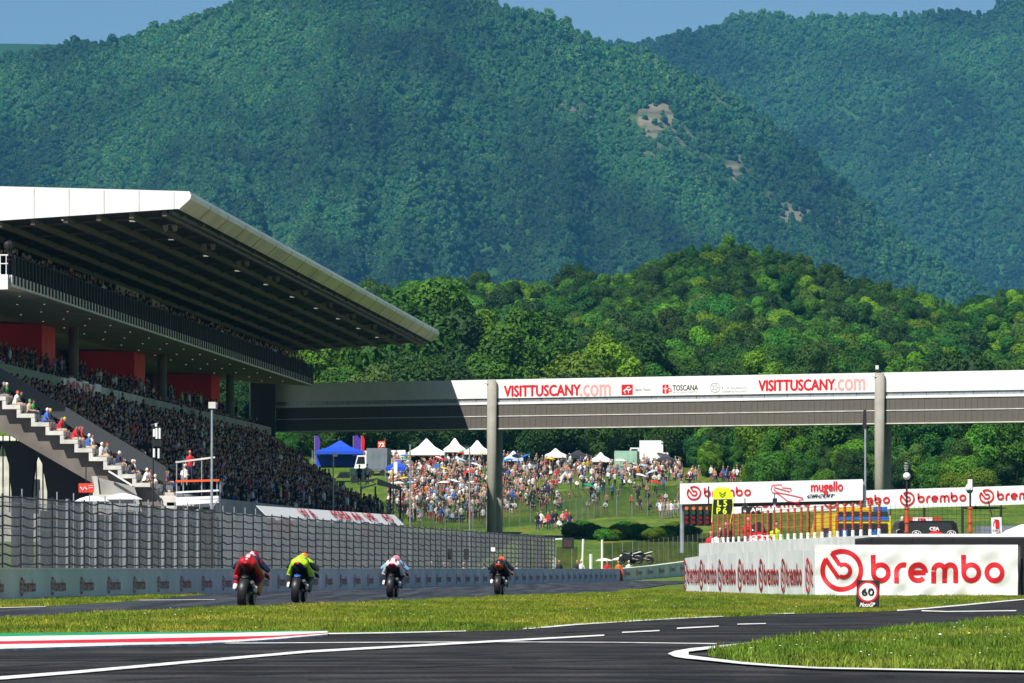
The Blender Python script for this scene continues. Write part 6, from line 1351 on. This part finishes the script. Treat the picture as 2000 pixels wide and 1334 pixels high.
def truck(px, w, Y, h, L, mbox, mcab, label, name='truck', cab=True, dy=0):
    X = ground_at(px, Y).x; z = bank_z(X, Y) - .1 + dy; r_ = w/2/F*Y; t = thing(name, (X, Y, z), label, 'vehicle')
    MB().prism([(X-r_, Y, z+.7), (X+r_, Y, z+.7), (X+r_, Y, z+h), (X-r_, Y, z+h)], (.4, L, 0)).build('cargo_box', mbox, t)
    for k in range(3): MB().box((X-r_+.1+k*(2*r_-.3)/3, Y-.03, z+.9), (X-r_+.1+(k+.9)*(2*r_-.3)/3, Y-.012, z+h-.3)).build('panel', mbox, t)
    if cab:
        MB().loft([[(X-r_-1.6, Y, z+.6), (X-r_-.02, Y, z+.6), (X-r_-.02, Y, z+h*.75), (X-r_-1.1, Y, z+h*.75)], [(X-r_-1.6, Y+2, z+.6), (X-r_-.02, Y+2, z+.6), (X-r_-.02, Y+2, z+h*.75), (X-r_-1.1, Y+2, z+h*.75)]]).build('cab', mcab, t)
        MB().prism([(X-r_-1.25, Y-.02, z+h*.45), (X-r_-.2, Y-.02, z+h*.45), (X-r_-.25, Y-.02, z+h*.7), (X-r_-1.0, Y-.02, z+h*.7)], (0,-.01,0)).build('cab_window', GLASS, t)
    for x in (X-r_+.5, X+r_-.5): MB().cyl((x, Y-.05, z+.4), (x, Y+.3, z+.4), .42, n=12).build('wheel', TYRE, t)
    return t
truck(736, 40, 612, 3.4, 4, TARPG, WHITE, 'box truck with grey rear box and white cab beside the blue tent'); truck(1222, 44, 618, 2.8, 4, mat('mint_paint', (.30,.48,.36), .5, var=.1, vs=1), WHITE, 'pale green box truck under the trees', cab=False)
truck(1272, 46, 630, 3.5, 5, WHITE, WHITE, 'white camper behind the pale green truck', 'camper'); truck(1288, 34, 628, 2.1, 4, WHITE, WHITE, 'low white van in front of the camper', 'van', cab=False)
truck(700, 34, 598, 1.7, 3, mat('dark_green_paint', (.03,.06,.05), .3), DARK, 'dark low car in front of the box truck', 'car', cab=True)
hb = sign_at('hoarding', 712, 792, 880, 915, 879, 915, 641, 641, VINYL, 'white hoarding behind the box truck with dark lettering', 'hoarding', .3); mb = MB(); lettering(mb, 'oto', P(757, 905, 640.9), (1,0,0), (0,0,1), 10/F*641, 5/F*641, bold=.03); mb.build('lettering', INK, hb); mb = MB(); lettering(mb, 'moto', P(716, 890, 640.9), (1,0,0), (0,0,1), 18/F*641, 4/F*641, bold=.03); mb.build('lettering', REDI, hb)
for x in (715, 752, 789): MB().cyl(P(x, 940, 641.4), P(x, 880, 641.4), .06, n=5).build('post', STEEL, hb)
tag(MB().prism([P(610, 868, 655), P(688, 868, 655), P(688, 851, 655), P(610, 851, 655)], (0, 2.5, 0)).build('white_cabin', WHITE), 'long white cabin roof glimpsed under the shaded bridge', 'cabin')
PUR = mat('purple_print', (.08,.03,.30), .5)
for px, w, lb, m_ in ((620, 11, 'narrow purple feather flag left of the blue tent', PUR), (698, 16, 'wide purple feather flag behind the blue tent', PUR), (709, 7, 'red feather flag beside the purple one', REDI)):
    t = thing('feather_flag', P(px, 925, 636), lb, 'flag'); MB().cyl(P(px-w/2, 930, 636), P(px-w/2, 851, 636), .04, n=5).build('pole', STEEL, t)
    MB().prism([P(px-w/2, 900, 636), P(px+w/2-2, 895, 636), P(px+w/2, 860, 636), P(px, 850, 636), P(px-w/2, 852, 636)], (0, .04, 0)).build('cloth', m_, t)
ft = thing('number_flag', P(745, 900, 642), 'orange flag with white number 72 hanging under the trees', 'flag'); MB().prism([P(738, 876, 642), P(752, 875, 642), P(752, 861, 642), P(738, 862, 642)], (0,.04,0)).build('cloth', ORED, ft); mb = MB(); lettering(mb, '72', P(740, 872, 641.9), (1,0,0), (0,0,1), 10/F*642, 7/F*642, bold=.04); mb.build('lettering', WHITEI, ft); MB().cyl(P(752, 915, 642), P(752, 855, 642), .03, n=5).build('pole', STEEL, ft)
LBL = mat('pale_blue_cloth', (.35,.55,.8), .7); RAIN = [REDI, YEL, GRNI, BLUE, WHITE, LBL]
for px, py, w, Y, m_, lb, tl in ((811, 930, 30, 596, [YEL, LBL, GRNI, WHITE], 'striped rainbow parasol in the crowd left of the bridge column', -.35), (833, 931, 28, 606, BLUE, 'flat blue parasol right of the rainbow one', 0), (847, 945, 32, 580, BLUE, 'tilted blue parasol low in the crowd', .2), (818, 950, 22, 590, TARP, 'white parasol below the rainbow one', 0), (892, 956, 26, 580, REDP, 'dark red parasol in the crowd', .2), (905, 962, 18, 575, mat('pink_cloth', (.7,.4,.4), .7), 'pink parasol beside the dark red one', -.2),
        (994, 982, 28, 552, LBL, 'pale blue parasol just right of the bridge column', .1), (1078, 1008, 20, 516, LBL, 'tilted pale blue parasol behind the wire fence', .7), (1062, 932, 20, 612, mat('teal_cloth', (.2,.5,.5), .7), 'small green parasol on the lawn', 0), (1145, 980, 24, 560, mat('green_cloth', (.05,.2,.08), .7), 'dark green parasol on the lawn near the fence', 0), (1440, 918, 22, 660, TARP, 'white parasol above the gantry banner', 0), (1462, 917, 26, 658, RAIN, 'striped parasol above the gantry banner', .1)):
    parasol(px, py, w, Y, m_, lb, tilt=tl)
pr = random.Random(77); PC = [('white', TARP), ('blue', BLUE), ('red', REDP), ('pale blue', LBL), ('green', GRNI), ('yellow', YEL), ('black', TARPK), ('white', TARP)]
for i in range(34):
    px = pr.uniform(775, 945) if i % 3 else pr.uniform(985, 1320); Y = pr.uniform(556, 634); X = ground_at(px, Y).x; nm_, m_ = PC[i % 8]; zt2 = bank_z(X, Y) + pr.uniform(1.7, 2.3)
    parasol(px, HOR - (zt2 - CH)/Y*F, pr.uniform(15, 26), Y, m_, f'small {nm_} parasol in the crowd on the bank ' + ('left' if px < 960 else 'right') + ' of the bridge column', tilt=pr.uniform(-.35, .35), group='small parasols on the bank')
for i in range(12):
    px = pr.uniform(985, 1320) if i % 2 else pr.uniform(960, 1250); Y = pr.uniform(612, 638); X = ground_at(px, Y).x; nm_, m_ = [('grey', TARPG), ('dark', TARPK), ('white', TARP), ('blue', TARPB)][i % 4]; z = bank_z(X, Y); w = pr.uniform(.9, 1.5)
    t = thing('dome_tent', (X, Y, z), f'low {nm_} dome tent below the dark trees', 'tent', 'dome tents below the trees'); MB().ball((X, Y, z-.1), w, (1.1, 1, .85), 12, 8).build('canopy', m_, t, True); MB().prism([(X-.4, Y-w*1.02, z), (X+.4, Y-w*1.02, z), (X, Y-w*.8, z+w*.6)], (0, -.03, 0)).build('door', DARK, t)
parasol(1180, 1090, 34, 398, TARP, 'large cream parasol behind the far trackside wall'); parasol(1212, 1088, 36, 400, TARP, 'second cream parasol overlapping the first one')
for px, lb in ((1248, 'dark parked motorcycle left of its twin behind the far wall'), (1270, 'dark parked motorcycle right of its twin behind the far wall')):
    m_ = motorcycle(Vector((ground_at(px, 398).x, 398, bank_z(15, 398) + .6)), (0, 0, 1.2), lb, LK, LW, LW, 'parked motorcycles behind the far wall'); m_.scale = (1.0,)*3
# marshals behind the wall
for i, (px, Y, sh, cp) in enumerate(((1009, 346, 'white', 'white'), (1000, 345, 'orange', None), (1019, 348, 'pink', 'white'), (1067, 352, 'navy', None), (1092, 356, 'black', None), (1127, 362, 'black', 'navy'), (1135, 362, 'white', 'white'), (1186, 386, 'red', None), (1208, 390, 'orange', None), (1228, 392, 'white', 'white'), (842, 262, 'navy', 'white'), (868, 268, 'navy', 'white'), (906, 276, 'beige', 'white'), (946, 285, 'white', 'white')  )):
    where = 'behind the far end of the trackside wall' if px > 990 else 'behind the wall in front of the catch fence'
    person(7 if i % 2 else 4, (ground_at(px, Y).x, Y, -.55 if Y < 350 else -.3), RZ + RN.uniform(-.4, .4), f'marshal in {sh} top ' + (f'and {cp} cap ' if cp else '') + where + (', nearest the white post' if px == 1092 else ''), 'marshals along the wall', sh, 'navy', cp)
bk = MB().box((-.13, -.1, 0), (.13, .1, .55)).mesh('black_box', DARK)
for i, px in enumerate((846, 879, 911)): tag(put('black_box', bk, None, P(px, 1093, 262)), ['left', 'middle', 'right'][i] + ' of three black boxes hung on the catch fence', 'box')
tag(MB().box(P(959, 1077, 286), P(967, 1069, 285.9)).build('number_board', WHITE), 'small white number board on the catch fence above the furthest rider', 'board')
# screen on a boom, white marker posts
sn = thing('screen', P(1110, 1112, 372), 'dark flat screen hung from a pale boom beside the fence end', 'screen'); MB().box(P(1098, 1072, 372), P(1121, 1050, 371.8)).build('frame', DARK, sn); MB().box(P(1101, 1069, 371.79), P(1118, 1054, 371.77)).build('display', mat('dim_display', (.06,.04,.04), .3), sn)
MB().beam(P(1082, 1053, 372), P(1099, 1052, 372), .1, .1).build('boom', WHITE, sn); MB().cyl(P(1082, 1118, 372), P(1082, 1050, 372), .09, n=8).build('post', STEEL, sn); MB().box(P(1079, 1116, 371.9), P(1085, 1089, 371.6)).build('white_sleeve', WHITE, sn)
for px, ya, yb, lb in ((1137, 1053, 1112, 'thin leaning white marker post on the lawn'), (1176, 1054, 1112, 'white marker post at the corner of the brown net fence'), (1154, 1082, 1115, 'thick short white post right behind the wall')):
    tag(MB().cyl(P(px, yb, 400), P(px+ (2 if px == 1137 else 0), ya, 400), .09 if px != 1154 else .13, n=6).build('marker_post', WHITE), lb, 'post')
# brown net fence, green bank fence with leaning tops, hedge
def net_fence(name, pts, h, m, pm_, label, lean=0, step=2.4, pr=.04, drop=.3):
    t = thing(name, pts[0], label, 'fence'); Ls = [0]
    for a, b in zip(pts, pts[1:]): Ls.append(Ls[-1] + (b-a).length)
    def at(s):
        for k in range(len(pts)-1):
            if s <= Ls[k+1]: return pts[k].lerp(pts[k+1], (s-Ls[k])/(Ls[k+1]-Ls[k]))
        return pts[-1]
    s = 0; 
    while s <= Ls[-1]:
        q = at(s); tops = [q - Vector((0,0,.4)), q + Vector((0,0,h))] + ([q + Vector((-lean, -lean*1.2, h+.75))] if lean else []); MB().tube(tops, pr, 5).build('post', pm_, t); s += step
    rows = [[q - Vector((0,0,.2)), q + Vector((0,0,h))] + ([q + Vector((-lean, -lean*1.2, h+.75))] if lean else []) for q in [at(x) for x in np.linspace(0, Ls[-1], 24)]]
    mb = MB(); mb.loft(rows, closed=False, caps=False); mb.build('net', m, t)
def gp_(px, Y, dz=0): X = ground_at(px, Y).x; return Vector((X, Y, bank_z(X, Y) + dz))
net_fence('brown_net_fence', [gp_(1176, 408), gp_(1240, 412), gp_(1320, 424), gp_(1400, 436)], 2.0, NETBR, STEEL, 'brown net fence with thin pale posts behind the far wall', step=1.5, pr=.025)
net_fence('bank_fence', [gp_(690, 478), gp_(860, 492), gp_(960, 498), gp_(1040, 505), gp_(1100, 512), gp_(1170, 524), gp_(1345, 532)], 2.3, NETGR, STEEL, 'wire fence with leaning tops along the foot of the crowded bank', lean=.55, step=2.1)
net_fence('net_screen', [gp_(1086, 390), gp_(1128, 390)], 2.1, NETBR, STEEL, 'small brown net screen right of the catch fence', step=1.2, pr=.02)
for i, px in enumerate(np.arange(1120, 1345, 13)):
    Y = 470 + 6*math.sin(i*.9) + (1345-px)*.02; q = gp_(px, Y, -.25); t = thing('hedge_shrub', q, 'low dark green shrub in the hedge below the bank fence', 'shrub', 'hedge below the bank fence'); t.scale = (.34, .30, RN.uniform(.17, .25)); t.rotation_euler.z = RN.uniform(0, 6)
    link(bpy.data.objects.new('crown', TR['k' if i % 3 else 'y'][0]), t); link(bpy.data.objects.new('trunk', TR['k'][1]), t)
for i in range(10): px = 1050 + i*7; q = gp_(px, 492 + (i % 3)*3); person([4, 6, 0, 7][i % 4], q + Vector((0, 0, .32 if i % 4 == 2 else 0)), RN.uniform(-2.2, -1), 'spectator in ' + ['black','white','pink','red','navy'][i % 5] + ' top at the foot of the bank behind the wire', 'spectators at the foot of the bank', ['black','white','pink','red','navy'][i % 5], 'navy', None)
for i in range(9): px = 1290 + (i*7) % 41; q = gp_(px, 520 + i); person([4, 6, 7][i % 3], q, RN.uniform(-2.2, -1), 'spectator in ' + ['white','grey','beige'][i % 3] + ' top pressed behind the wire fence near the start lights', 'spectators behind the wire near the lights', ['white','grey','beige'][i % 3], 'grey', None)
